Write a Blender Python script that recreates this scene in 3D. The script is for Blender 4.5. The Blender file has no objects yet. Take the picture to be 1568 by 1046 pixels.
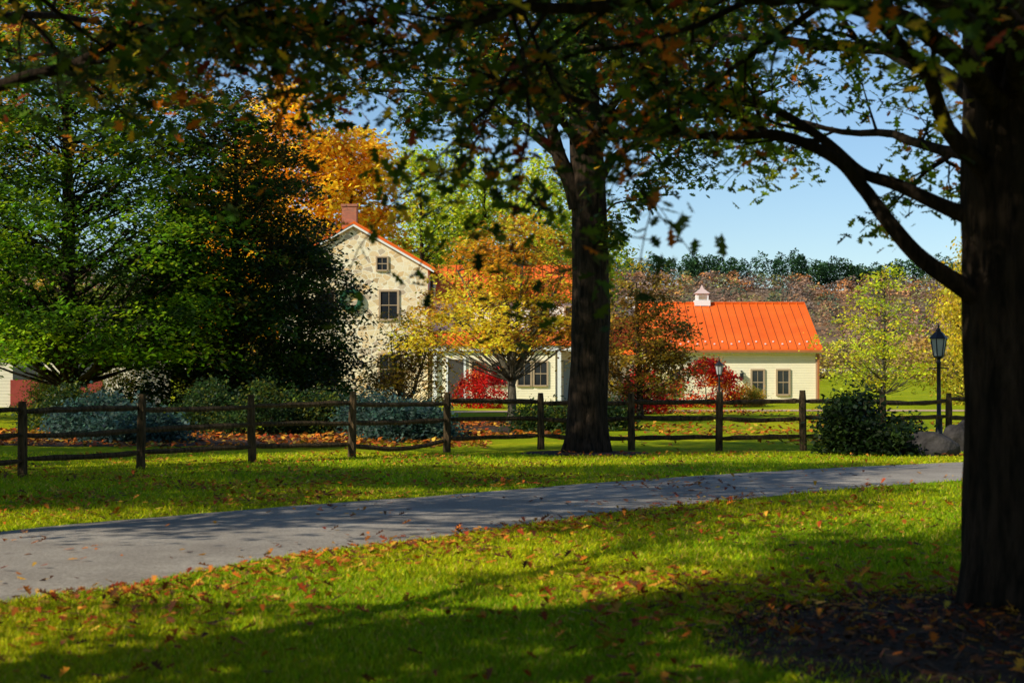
import bpy, math, random
import numpy as np
from mathutils import Vector, Matrix, noise

random.seed(7)
RNG = np.random.default_rng(11)
scene = bpy.context.scene
COL = scene.collection

# ------------------------------------------------------------------ helpers
def link(o, parent=None):
    COL.objects.link(o)
    if parent is not None:
        o.parent = parent
    return o

def empty(name, loc=(0, 0, 0)):
    e = bpy.data.objects.new(name, None)
    e.empty_display_size = 0.3
    e.location = loc
    COL.objects.link(e)
    return e

def mesh_obj(name, verts, faces, mat, parent=None, smooth=False):
    me = bpy.data.meshes.new(name)
    me.from_pydata([tuple(v) for v in verts], [], faces)
    if smooth:
        me.polygons.foreach_set('use_smooth', [True] * len(me.polygons))
    me.materials.append(mat)
    me.update()
    o = bpy.data.objects.new(name, me)
    return link(o, parent)

def np_mesh(name, V, k, N, mat, colors=None, parent=None):
    """N polygons of k verts each (V is N*k x 3)."""
    me = bpy.data.meshes.new(name)
    me.vertices.add(N * k)
    me.vertices.foreach_set('co', V.astype(np.float32).ravel())
    me.loops.add(N * k)
    me.loops.foreach_set('vertex_index', np.arange(N * k, dtype=np.int32))
    me.polygons.add(N)
    me.polygons.foreach_set('loop_start', np.arange(0, N * k, k, dtype=np.int32))
    try:
        me.polygons.foreach_set('loop_total', np.full(N, k, dtype=np.int32))
    except Exception:
        pass
    me.update(calc_edges=True)
    if colors is not None:
        a = me.attributes.new('col', 'FLOAT_COLOR', 'FACE')
        c = np.ones((N, 4), dtype=np.float32)
        c[:, :3] = np.clip(colors, 0, 1)
        a.data.foreach_set('color', c.ravel())
    me.materials.append(mat)
    o = bpy.data.objects.new(name, me)
    return link(o, parent)

# ------------------------------------------------------------------ materials
def new_mat(name):
    m = bpy.data.materials.new(name)
    m.use_nodes = True
    nt = m.node_tree
    return m, nt, nt.nodes['Principled BSDF'], nt.nodes['Material Output']

def ramp(nt, stops):
    r = nt.nodes.new('ShaderNodeValToRGB')
    els = r.color_ramp.elements
    while len(els) < len(stops):
        els.new(0.5)
    for e, (p, c) in zip(els, stops):
        e.position = p
        e.color = (c[0], c[1], c[2], 1)
    return r

def coords(nt, scale=(1, 1, 1)):
    tc = nt.nodes.new('ShaderNodeTexCoord')
    mp = nt.nodes.new('ShaderNodeMapping')
    mp.inputs['Scale'].default_value = scale
    nt.links.new(tc.outputs['Object'], mp.inputs['Vector'])
    return mp.outputs['Vector']

def noise_tex(nt, vec, scale, detail=4, rough=0.6):
    n = nt.nodes.new('ShaderNodeTexNoise')
    n.inputs['Scale'].default_value = scale
    n.inputs['Detail'].default_value = detail
    n.inputs['Roughness'].default_value = rough
    nt.links.new(vec, n.inputs['Vector'])
    return n

def simple_mat(name, c1, c2, scale=3, rough=0.8, bump=0.2, bscale=None, stretch=(1, 1, 1), spec=0.3, metal=0.0):
    m, nt, bs, out = new_mat(name)
    v = coords(nt, stretch)
    n = noise_tex(nt, v, scale, 6)
    r = ramp(nt, [(0.3, c1), (0.7, c2)])
    nt.links.new(n.outputs['Fac'], r.inputs['Fac'])
    nt.links.new(r.outputs['Color'], bs.inputs['Base Color'])
    bs.inputs['Roughness'].default_value = rough
    bs.inputs['Specular IOR Level'].default_value = spec
    bs.inputs['Metallic'].default_value = metal
    if bump > 0:
        n2 = noise_tex(nt, v, bscale or scale * 4, 6)
        b = nt.nodes.new('ShaderNodeBump')
        b.inputs['Strength'].default_value = bump
        b.inputs['Distance'].default_value = 0.05
        nt.links.new(n2.outputs['Fac'], b.inputs['Height'])
        nt.links.new(b.outputs['Normal'], bs.inputs['Normal'])
    return m

def leaf_mat(name, trans=0.35, rough=0.55, spec=0.25, boost=1.3):
    m, nt, bs, out = new_mat(name)
    a = nt.nodes.new('ShaderNodeAttribute')
    a.attribute_name = 'col'
    v = coords(nt)
    n = noise_tex(nt, v, 30, 2)
    mr = nt.nodes.new('ShaderNodeMapRange')
    mr.inputs['To Min'].default_value = 0.75
    mr.inputs['To Max'].default_value = 1.25
    nt.links.new(n.outputs['Fac'], mr.inputs['Value'])
    mx = nt.nodes.new('ShaderNodeVectorMath')
    mx.operation = 'SCALE'
    nt.links.new(a.outputs['Color'], mx.inputs[0])
    nt.links.new(mr.outputs['Result'], mx.inputs['Scale'])
    nt.links.new(mx.outputs['Vector'], bs.inputs['Base Color'])
    bs.inputs['Roughness'].default_value = rough
    bs.inputs['Specular IOR Level'].default_value = spec
    t = nt.nodes.new('ShaderNodeBsdfTranslucent')
    mb = nt.nodes.new('ShaderNodeVectorMath')
    mb.operation = 'SCALE'
    mb.inputs['Scale'].default_value = boost
    nt.links.new(mx.outputs['Vector'], mb.inputs[0])
    nt.links.new(mb.outputs['Vector'], t.inputs['Color'])
    ms = nt.nodes.new('ShaderNodeMixShader')
    ms.inputs['Fac'].default_value = trans
    nt.links.new(bs.outputs[0], ms.inputs[1])
    nt.links.new(t.outputs[0], ms.inputs[2])
    nt.links.new(ms.outputs[0], out.inputs['Surface'])
    return m

M_LEAF = leaf_mat('leaf_foliage', 0.42, 0.5, 0.22, 1.9)
M_LEAFDRY = leaf_mat('dry_leaf', 0.15, 0.7, 0.15)
M_GRASSB = leaf_mat('grass_blade', 0.35, 0.6, 0.10, 1.6)
M_FAR = leaf_mat('far_foliage', 0.15, 0.9, 0.0)

def bark_mat(name, c1, c2, sc=6):
    m, nt, bs, out = new_mat(name)
    v = coords(nt, (1, 1, 0.18))
    n = noise_tex(nt, v, sc * 2.2, 8, 0.7)
    n3 = noise_tex(nt, coords(nt), 1.2, 3)
    r = ramp(nt, [(0.38, c1), (0.64, c2)])
    nt.links.new(n.outputs['Fac'], r.inputs['Fac'])
    mix = nt.nodes.new('ShaderNodeMix')
    mix.data_type = 'RGBA'
    mix.inputs[7].default_value = (c1[0] * 1.3, c1[1] * 1.5, c1[2] * 1.1, 1)
    nt.links.new(n3.outputs['Fac'], mix.inputs[0])
    nt.links.new(r.outputs['Color'], mix.inputs[6])
    nt.links.new(mix.outputs[2], bs.inputs['Base Color'])
    b = nt.nodes.new('ShaderNodeBump')
    b.inputs['Strength'].default_value = 1.0
    b.inputs['Distance'].default_value = 0.06
    nt.links.new(n.outputs['Fac'], b.inputs['Height'])
    nt.links.new(b.outputs['Normal'], bs.inputs['Normal'])
    bs.inputs['Roughness'].default_value = 0.9
    bs.inputs['Specular IOR Level'].default_value = 0.1
    return m

M_BARK = bark_mat('oak_bark', (0.010, 0.007, 0.005), (0.11, 0.068, 0.045))
M_BARK2 = bark_mat('grey_bark', (0.06, 0.05, 0.04), (0.24, 0.19, 0.15), 10)

# ------------------------------------------------------------------ branch machinery
class TB:
    def __init__(s):
        s.v = []
        s.f = []
    def tube(s, pts, radii, n=6):
        base = len(s.v)
        m = len(pts)
        prev = None
        for i, (p, r) in enumerate(zip(pts, radii)):
            d = (pts[min(i + 1, m - 1)] - pts[max(i - 1, 0)])
            if d.length < 1e-6:
                d = Vector((0, 0, 1))
            d.normalize()
            if prev is None:
                ref = Vector((0.13, 0.31, 0.94))
                if abs(d.dot(ref)) > 0.9:
                    ref = Vector((1, 0, 0))
                a = d.cross(ref).normalized()
            else:
                a = (prev - d * prev.dot(d)).normalized()
            prev = a
            b = d.cross(a)
            for k in range(n):
                t = 2 * math.pi * k / n
                s.v.append(p + (a * math.cos(t) + b * math.sin(t)) * r)
        for i in range(m - 1):
            for k in range(n):
                k2 = (k + 1) % n
                s.f.append((base + i * n + k, base + i * n + k2, base + (i + 1) * n + k2, base + (i + 1) * n + k))
        s.f.append(tuple(base + (m - 1) * n + k for k in range(n)))
    def trunk(s, base_pt, path, radii_fn, n=48, step=0.12, lobes=5, flare=0.6, rough=0.05, seed=0):
        h = path['h']
        m = int(h / step)
        b0 = len(s.v)
        for i in range(m + 1):
            z = -0.15 + (h + 0.15) * i / m
            dx, dy = path['f'](z)
            r0 = radii_fn(max(z, 0))
            for k in range(n):
                t = 2 * math.pi * k / n
                fl = flare * math.exp(-max(z, 0) / 0.33)
                lob = 1 + fl * (0.65 + 0.45 * math.cos(lobes * t + seed))
                nn = noise.noise(Vector((math.cos(t) * 3 + seed, math.sin(t) * 3, z * 0.5)))
                n2 = noise.noise(Vector((math.cos(t) * 11 + seed, math.sin(t) * 11, z * 1.3)))
                r = r0 * lob * (1 + rough * 1.4 * nn + rough * n2)
                s.v.append(Vector((base_pt[0] + dx + r * math.cos(t), base_pt[1] + dy + r * math.sin(t), base_pt[2] + z)))
        for i in range(m):
            for k in range(n):
                k2 = (k + 1) % n
                s.f.append((b0 + i * n + k, b0 + i * n + k2, b0 + (i + 1) * n + k2, b0 + (i + 1) * n + k))
    def build(s, name, mat, parent):
        return mesh_obj(name, s.v, s.f, mat, parent, True)

def rv(rng):
    while True:
        v = Vector((rng.uniform(-1, 1), rng.uniform(-1, 1), rng.uniform(-1, 1)))
        if 0.05 < v.length < 1:
            return v.normalized()

def branch(tb, p, d, L, r, lvl, rng, tips, up=0.06, wig=0.22, nch=(7, 6), sub=0.5, ns=6, droop=0.0):
    seg = max(3, int(L / 0.3))
    pts = [p.copy()]
    rad = [r]
    d = d.normalized()
    for i in range(seg):
        d = (d + rv(rng) * wig + Vector((0, 0, up - droop * i / seg))).normalized()
        pts.append(pts[-1] + d * (L / seg))
        rad.append(max(0.003, r * (1 - 0.78 * (i + 1) / seg)))
    tb.tube(pts, rad, ns if lvl > 0 else 4)
    if lvl <= 1:
        tips.append(pts if lvl == 0 else pts[len(pts) // 3:])
    if lvl == 0:
        return
    children(tb, pts, rad, L, lvl, rng, tips, up, wig, nch, sub, droop)

def children(tb, pts, rad, L, lvl, rng, tips, up, wig, nch, sub, droop=0.0, t0=0.25):
    n = nch[lvl - 1] if lvl - 1 < len(nch) else nch[-1]
    m = len(pts) - 1
    for j in range(n):
        t = t0 + (1 - t0) * (j + rng.random()) / n
        x = min(t * m, m - 1e-3)
        i = int(x)
        q = pts[i].lerp(pts[i + 1], x - i)
        dd = (pts[i + 1] - pts[i]).normalized()
        side = rv(rng)
        side = (side - dd * side.dot(dd))
        side.z *= 0.6
        if side.length < 0.1:
            side = Vector((1, 0, 0.1))
        side.normalize()
        ang = rng.uniform(0.5, 1.05)
        nd = dd * math.cos(ang) + side * math.sin(ang)
        branch(tb, q, nd, L * sub * rng.uniform(0.7, 1.2), max(0.004, rad[i] * 0.5), lvl - 1, rng, tips, up, wig, nch, sub, 5, droop)

OAK = np.array([(0, 0), (0.14, .05), (0.24, .19), (0.36, .08), (0.5, .30), (0.6, .11), (0.76, .24), (0.84, .08), (1, 0),
                (0.84, -.08), (0.76, -.24), (0.6, -.11), (0.5, -.30), (0.36, -.08), (0.24, -.19), (0.14, -.05)])
RHOMB = np.array([(0, 0), (0.42, .30), (1, 0), (0.42, -.30)])

def leaves(name, pos, size, col, mat, parent=None, shape=RHOMB, upb=0.5, hang=0.0, curl=0.25, rng=RNG):
    N = len(pos)
    k = len(shape)
    nrm = rng.normal(size=(N, 3))
    nrm /= np.linalg.norm(nrm, axis=1, keepdims=True)
    nrm[:, 2] = np.abs(nrm[:, 2])
    nrm = nrm * (1 - upb) + np.array([0, 0, upb])
    nrm /= np.linalg.norm(nrm, axis=1, keepdims=True)
    a = rng.normal(size=(N, 3))
    a[:, 2] -= hang * 1.5
    a -= nrm * np.sum(a * nrm, axis=1, keepdims=True)
    a /= np.linalg.norm(a, axis=1, keepdims=True) + 1e-9
    b = np.cross(nrm, a)
    x = shape[:, 0]
    y = shape[:, 1]
    cz = rng.uniform(-curl, curl * 1.4, size=N)
    zz = cz[:, None] * (np.abs(y)[None, :] * 1.6 + (x ** 2)[None, :] * 0.6)
    V = (pos[:, None, :] + size[:, None, None] * (x[None, :, None] * a[:, None, :] + y[None, :, None] * b[:, None, :] + zz[:, :, None] * nrm[:, None, :]))
    return np_mesh(name, V.reshape(-1, 3), k, N, mat, col, parent)

def pick_cols(n, palette, rng=RNG, jit=0.25):
    w = np.array([p[1] for p in palette], float)
    w /= w.sum()
    cs = np.array([p[0] for p in palette], float)
    idx = rng.choice(len(palette), size=n, p=w)
    return cs[idx]

def jitter(c, jit=0.3, rng=RNG):
    f = np.exp(rng.normal(0, jit, size=(len(c), 1)))
    g = np.exp(rng.normal(0, jit * 0.35, size=(len(c), 3)))
    return np.clip(c * f * g, 0.002, 0.9)

def tip_leaves(tips, per, spread, rng=RNG, zmid=5.0, lo=0.8, hi=1.6):
    P = []
    G = []
    for gi, t in enumerate(tips):
        pts = np.array([tuple(q) for q in t])
        m = len(pts) - 1
        n = rng.poisson(per * (hi if pts[0, 2] > zmid else lo))
        if n == 0 or m < 1:
            continue
        u = np.clip(rng.uniform(0.1, 1.05, n) * m, 0, m - 1e-3)
        i = u.astype(int)
        f = (u - i)[:, None]
        q = pts[i] * (1 - f) + pts[i + 1] * f
        P.append(q + rng.normal(0, spread, size=(n, 3)))
        G.append(np.full(n, gi))
    return np.concatenate(P), np.concatenate(G)

def clump_tree(name, loc, h, zb, prof, ncl, per, lsize, palette, seed, trunk_r=0.18, cr=0.5, flat=0.5, bark=M_BARK,
               upb=0.4, shell=0.45, nbr=None, lean=0.25, mat=M_LEAF, jit=0.28, colfn=None, multi=1, hang=0.0, fork=0.0, rnoise=0.45, hole_t=-0.22):
    rng = np.random.default_rng(seed)
    pr = random.Random(seed)
    root = empty(name, loc)
    C = []
    off = rng.uniform(0, 50, 3)
    tries = 0
    mxp = max(prof(k / 10) for k in range(11)) + 1e-6
    while len(C) < ncl and tries < ncl * 80:
        tries += 1
        z = rng.uniform(zb, h)
        t = (z - zb) / (h - zb)
        R0 = max(prof(t), 0.05)
        ang = rng.uniform(0, 2 * math.pi)
        nz = noise.noise(Vector((math.cos(ang) * 1.3 + off[0], math.sin(ang) * 1.3 + off[1], z * 0.45 + off[2])))
        R = R0 * (1 + rnoise * nz)
        if rng.random() > (R / mxp) ** 1.2 + 0.05:
            continue
        rr = R * (rng.random() ** shell)
        hole = noise.noise(Vector((rr * math.cos(ang) * 0.55 + off[1], rr * math.sin(ang) * 0.55 + off[2], z * 0.6)))
        if hole < hole_t:
            continue
        C.append((rr * math.cos(ang), rr * math.sin(ang), z))
    C = np.array(C)
    n = len(C)
    cc = pick_cols(n, palette, rng)
    if colfn is not None:
        cc = colfn(C, cc, rng)
    rep = rng.poisson(per, n) + 3
    idx = np.repeat(np.arange(n), rep)
    g = rng.normal(0, 1, size=(len(idx), 3)) * cr * rng.uniform(0.6, 1.3, n)[idx][:, None]
    g[:, 2] *= flat
    g[:, 2] -= 0.12 * (g[:, 0] ** 2 + g[:, 1] ** 2) / cr
    P = C[idx] + g
    P[:, 2] = np.maximum(P[:, 2], 0.05)
    sz = lsize * rng.uniform(0.6, 1.35, len(idx))
    leaves('foliage', P, sz, jitter(cc[idx], jit, rng), mat, root, RHOMB, upb, hang, 0.3, rng)
    tb = TB()
    mains = []
    for s in range(multi):
        la = pr.uniform(0, 6.28) if multi > 1 else 0
        if multi > 1:
            la = 2 * math.pi * s / multi + pr.uniform(-.4, .4)
        lx, ly = (math.cos(la) * lean * h * 0.6, math.sin(la) * lean * h * 0.6) if multi > 1 else (pr.uniform(-.03, .03) * h, pr.uniform(-.03, .03) * h)
        hh = h * (0.9 if multi == 1 else 0.75)
        pts = []
        rad = []
        for i in range(13):
            t = i / 12
            tt = max(0, t - fork) / (1 - fork)
            pts.append(Vector((lx * tt ** 1.1 + pr.uniform(-.03, .03) * (i > 0), ly * tt ** 1.1 + pr.uniform(-.03, .03) * (i > 0), -0.1 + hh * t)))
            rad.append(trunk_r * (1.35 if i == 0 else 1) * (1 - 0.85 * t))
        tb.tube(pts, rad, 10)
        mains.append(pts)
    nb = nbr if nbr is not None else min(n, 120)
    for i in rng.choice(n, min(nb, n), replace=False):
        c = Vector(C[i])
        mp = mains[pr.randrange(len(mains))]
        horiz = math.hypot(c.x, c.y)
        z0 = max(zb * 0.55, c.z - horiz * pr.uniform(0.3, 0.9) - 0.2)
        z0 = min(z0, h * 0.85)
        t = min(max((z0 + 0.1) / (mp[-1].z + 0.1), 0), 0.99) * 12
        a = mp[int(t)].lerp(mp[int(t) + 1], t - int(t))
        mid = a.lerp(c, 0.5) + Vector((pr.uniform(-.2, .2), pr.uniform(-.2, .2), pr.uniform(-.25, .1))) * (0.3 + horiz * 0.12)
        r0 = max(0.012, trunk_r * 0.2 * (1 - 0.6 * z0 / h))
        tb.tube([a, a.lerp(mid, .5) + rv(pr) * 0.05, mid, mid.lerp(c, .5) + rv(pr) * 0.08, c], [r0, r0 * .8, r0 * .6, r0 * .4, 0.006], 5)
    tb.build('trunk_and_branches', bark, root)
    return root

# ------------------------------------------------------------------ world, sun, camera
SUN_EL = math.radians(34)
sx, sy = -0.83, -0.56
ln = math.hypot(sx, sy)
sx /= ln
sy /= ln
w = bpy.data.worlds.new('World')
scene.world = w
w.use_nodes = True
nt = w.node_tree
sky = nt.nodes.new('ShaderNodeTexSky')
sky.sky_type = 'NISHITA'
sky.sun_disc = False
sky.sun_elevation = SUN_EL
sky.sun_rotation = math.atan2(sx, sy) % (2 * math.pi)
sky.air_density = 1.0
sky.dust_density = 0.0
sky.ozone_density = 5.0
bg = nt.nodes['Background']
bg.inputs['Strength'].default_value = 0.125
nt.links.new(sky.outputs['Color'], bg.inputs['Color'])

sl = bpy.data.lights.new('sun', 'SUN')
sl.energy = 5.0
sl.angle = math.radians(0.5)
sl.color = (1.0, 0.95, 0.79)
so = bpy.data.objects.new('sun', sl)
COL.objects.link(so)
sdir = Vector((sx * math.cos(SUN_EL), sy * math.cos(SUN_EL), math.sin(SUN_EL)))
so.rotation_euler = (-sdir).to_track_quat('-Z', 'Y').to_euler()
so.location = (-20, -10, 30)

cam = bpy.data.cameras.new('camera')
cam.lens = 60
cam.sensor_width = 36
cam.clip_end = 6000
cam.dof.use_dof = True
cam.dof.focus_distance = 60
cam.dof.aperture_fstop = 3.5
co = bpy.data.objects.new('camera', cam)
co.location = (0, 0, 1.6)
co.rotation_euler = (math.radians(91.03), 0, 0)
COL.objects.link(co)
scene.camera = co
scene.view_settings.view_transform = 'Standard'
scene.view_settings.look = 'None'
scene.view_settings.exposure = 0

# ------------------------------------------------------------------ ground
def ground_mat():
    m, nt, bs, out = new_mat('lawn_ground')
    v = coords(nt)
    n1 = noise_tex(nt, v, 0.28, 7, 0.7)
    n2 = noise_tex(nt, v, 9, 6, 0.75)
    r1 = ramp(nt, [(0.3, (0.16, 0.25, 0.005)), (0.5, (0.33, 0.38, 0.007)), (0.62, (0.52, 0.47, 0.010)), (0.75, (0.42, 0.30, 0.03))])
    nt.links.new(n1.outputs['Fac'], r1.inputs['Fac'])
    mr = nt.nodes.new('ShaderNodeMapRange')
    mr.inputs['From Min'].default_value = 0.3
    mr.inputs['From Max'].default_value = 0.7
    mr.inputs['To Min'].default_value = 0.4
    mr.inputs['To Max'].default_value = 1.4
    nt.links.new(n2.outputs['Fac'], mr.inputs['Value'])
    sc = nt.nodes.new('ShaderNodeVectorMath')
    sc.operation = 'SCALE'
    nt.links.new(r1.outputs['Color'], sc.inputs[0])
    nt.links.new(mr.outputs['Result'], sc.inputs['Scale'])
    nt.links.new(sc.outputs['Vector'], bs.inputs['Base Color'])
    bs.inputs['Roughness'].default_value = 0.95
    bs.inputs['Specular IOR Level'].default_value = 0.03
    b = nt.nodes.new('ShaderNodeBump')
    b.inputs['Strength'].default_value = 0.8
    b.inputs['Distance'].default_value = 0.05
    n3 = noise_tex(nt, v, 25, 5, 0.7)
    nt.links.new(n3.outputs['Fac'], b.inputs['Height'])
    nt.links.new(b.outputs['Normal'], bs.inputs['Normal'])
    return m

mesh_obj('ground', [(-3000, -300, 0), (3000, -300, 0), (3000, 5000, 0), (-3000, 5000, 0)], [(0, 1, 2, 3)], ground_mat())

def catmull(P, n=8):
    P = [Vector(p) for p in P]
    out = []
    Q = [P[0] * 2 - P[1]] + P + [P[-1] * 2 - P[-2]]
    for i in range(1, len(Q) - 2):
        for j in range(n):
            t = j / n
            a, b, c, d = Q[i - 1], Q[i], Q[i + 1], Q[i + 2]
            out.append(0.5 * ((2 * b) + (c - a) * t + (2 * a - 5 * b + 4 * c - d) * t * t + (3 * b - a - 3 * c + d) * t ** 3))
    out.append(P[-1])
    return out

far_e = [(-22, -10), (-15, -1), (-11.2, 6.5), (-8, 12.6), (-5.19, 17.1), (-2.95, 20.0), (-0.72, 22.4), (2.12, 25.6), (5.0, 28.2), (8.0, 30.3), (13, 32.8), (22, 36), (34, 38.5), (60, 42)]
near_e = [(-14, -14), (-9.5, -5), (-6.8, 3), (-4.9, 8.6), (-3.5, 11.8), (-2.85, 12.9), (-2.1, 14.6), (-0.8, 16.5), (0.85, 19), (2.6, 21.2), (6.7, 25.2), (12, 28), (20, 31), (58, 37.5)]
fe = catmull(far_e)
ne = catmull(near_e)
def wobble(E, s):
    return [Vector((p[0] + 0.12 * noise.noise(Vector((p[0] * 1.3, p[1] * 1.3, s))), p[1] + 0.12 * noise.noise(Vector((p[0] * 1.3, p[1] * 1.3, s + 9))))) for p in E]
fe = wobble(fe, 1)
ne = wobble(ne, 4)
verts = []
faces = []
for a, b in zip(ne, fe):
    for k in range(5):
        q = a.lerp(b, k / 4)
        verts.append((q[0], q[1], 0.006 + 0.03 * math.sin(math.pi * k / 4)))
nr = len(ne)
for i in range(nr - 1):
    for k in range(4):
        faces.append((i * 5 + k, (i + 1) * 5 + k, (i + 1) * 5 + k + 1, i * 5 + k + 1))
def asphalt_mat():
    m, nt, bs, out = new_mat('asphalt')
    v = coords(nt)
    n1 = noise_tex(nt, v, 0.7, 6, 0.7)
    n2 = noise_tex(nt, v, 32, 5, 0.9)
    r = ramp(nt, [(0.3, (0.25, 0.21, 0.175)), (0.7, (0.46, 0.40, 0.335))])
    nt.links.new(n1.outputs['Fac'], r.inputs['Fac'])
    mr = nt.nodes.new('ShaderNodeMapRange')
    mr.inputs['From Min'].default_value = 0.3
    mr.inputs['From Max'].default_value = 0.7
    mr.inputs['To Min'].default_value = 0.4
    mr.inputs['To Max'].default_value = 1.55
    nt.links.new(n2.outputs['Fac'], mr.inputs['Value'])
    sc = nt.nodes.new('ShaderNodeVectorMath')
    sc.operation = 'SCALE'
    nt.links.new(r.outputs['Color'], sc.inputs[0])
    nt.links.new(mr.outputs['Result'], sc.inputs['Scale'])
    nt.links.new(sc.outputs['Vector'], bs.inputs['Base Color'])
    bs.inputs['Roughness'].default_value = 0.9
    bs.inputs['Specular IOR Level'].default_value = 0.1
    b = nt.nodes.new('ShaderNodeBump')
    b.inputs['Strength'].default_value = 0.8
    b.inputs['Distance'].default_value = 0.015
    nt.links.new(n2.outputs['Fac'], b.inputs['Height'])
    nt.links.new(b.outputs['Normal'], bs.inputs['Normal'])
    return m
mesh_obj('road', verts, faces, asphalt_mat(), None, True)

road_poly = np.array([(p[0], p[1]) for p in ne] + [(p[0], p[1]) for p in reversed(fe)])
def in_poly(P, poly):
    x = P[:, 0]
    y = P[:, 1]
    ins = np.zeros(len(P), bool)
    j = len(poly) - 1
    for i in range(len(poly)):
        xi, yi = poly[i]
        xj, yj = poly[j]
        c = ((yi > y) != (yj > y)) & (x < (xj - xi) * (y - yi) / (yj - yi + 1e-12) + xi)
        ins ^= c
        j = i
    return ins

def blob(cx, cy, rx, ry, n=90, s=0.0, amp=0.16):
    out = []
    for i in range(n):
        t = 2 * math.pi * i / n
        k = 1 + amp * noise.noise(Vector((math.cos(t) * 2 + s, math.sin(t) * 2, s))) + 0.6 * amp * noise.noise(Vector((math.cos(t) * 9 + s, math.sin(t) * 9, s)))
        out.append((cx + rx * k * math.cos(t), cy + ry * k * math.sin(t)))
    return out
M_MULCH = simple_mat('mulch', (0.018, 0.010, 0.006), (0.085, 0.042, 0.022), 18, 0.95, 0.9, 40)
def bed(name, cx, cy, rx, ry, s=0.0, mat=M_MULCH, z=0.006):
    o = blob(cx, cy, rx, ry, 90, s)
    V = [(cx, cy, z + 0.03)] + [(x * .7 + cx * .3, y * .7 + cy * .3, z + 0.025) for x, y in o] + [(x, y, z) for x, y in o]
    n = len(o)
    F = [(0, 1 + i, 1 + (i + 1) % n) for i in range(n)] + [(1 + i, 1 + n + i, 1 + n + (i + 1) % n, 1 + (i + 1) % n) for i in range(n)]
    mesh_obj(name, V, F, mat)
    return np.array(o)
mulch_poly = bed('mulch_bed', 3.6, 10.1, 2.5, 2.3, 3.0)
mulch2 = bed('mulch_bed', 1.46, 33.7, 1.3, 1.0, 7.0)
mulch3 = bed('mulch_bed', -0.5, 50, 3.5, 6.5, 9.0)
mulch4 = bed('mulch_bed', -8.3, 41, 6.5, 4.2, 5.0)

def grass():
    N = 380000
    u = RNG.random(N)
    d0, d1 = 6.8, 34.0
    d = 1 / (1 / d0 + u * (1 / d1 - 1 / d0))
    x = RNG.uniform(-1, 1, N) * (0.34 * d + 0.7)
    P = np.stack([x, d], 1)
    keep = ~in_poly(P, road_poly)
    m = in_poly(P, mulch_poly)
    rr = np.hypot((P[:, 0] - 3.6) / 2.5, (P[:, 1] - 10.1) / 2.3)
    keep &= ~(m & (RNG.random(N) < np.clip(1.9 - rr * 1.25, 0.6, 0.99)))
    keep &= ~in_poly(P, mulch2)
    P = P[keep]
    n = len(P)
    dd = P[:, 1]
    h = RNG.uniform(0.02, 0.055, n) * (1 + 0.25 * np.sin(P[:, 0] * 1.7) * np.cos(P[:, 1] * 1.1))
    wd = 0.0035 + dd * 0.00035
    ang = RNG.uniform(0, 2 * math.pi, n)
    ln_ = RNG.normal(0, 0.028, (n, 2))
    V = np.zeros((n, 3, 3))
    V[:, 0, 0] = P[:, 0] - np.cos(ang) * wd
    V[:, 0, 1] = P[:, 1] - np.sin(ang) * wd
    V[:, 1, 0] = P[:, 0] + np.cos(ang) * wd
    V[:, 1, 1] = P[:, 1] + np.sin(ang) * wd
    V[:, 2, 0] = P[:, 0] + ln_[:, 0]
    V[:, 2, 1] = P[:, 1] + ln_[:, 1]
    V[:, 2, 2] = h
    a = np.array([0.19, 0.33, 0.005])
    b = np.array([0.52, 0.50, 0.008])
    t = np.clip(0.5 + 0.35 * np.sin(P[:, 0] * 0.9 + 2 * np.sin(P[:, 1] * 0.5)) + RNG.normal(0, 0.3, n), 0, 1)[:, None]
    c = a * (1 - t) + b * t
    dry = RNG.random(n) < 0.08
    c[dry] = np.array([0.6, 0.42, 0.08])
    np_mesh('lawn_grass', V.reshape(-1, 3), 3, n, M_GRASSB, jitter(c, 0.22))
grass()

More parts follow.
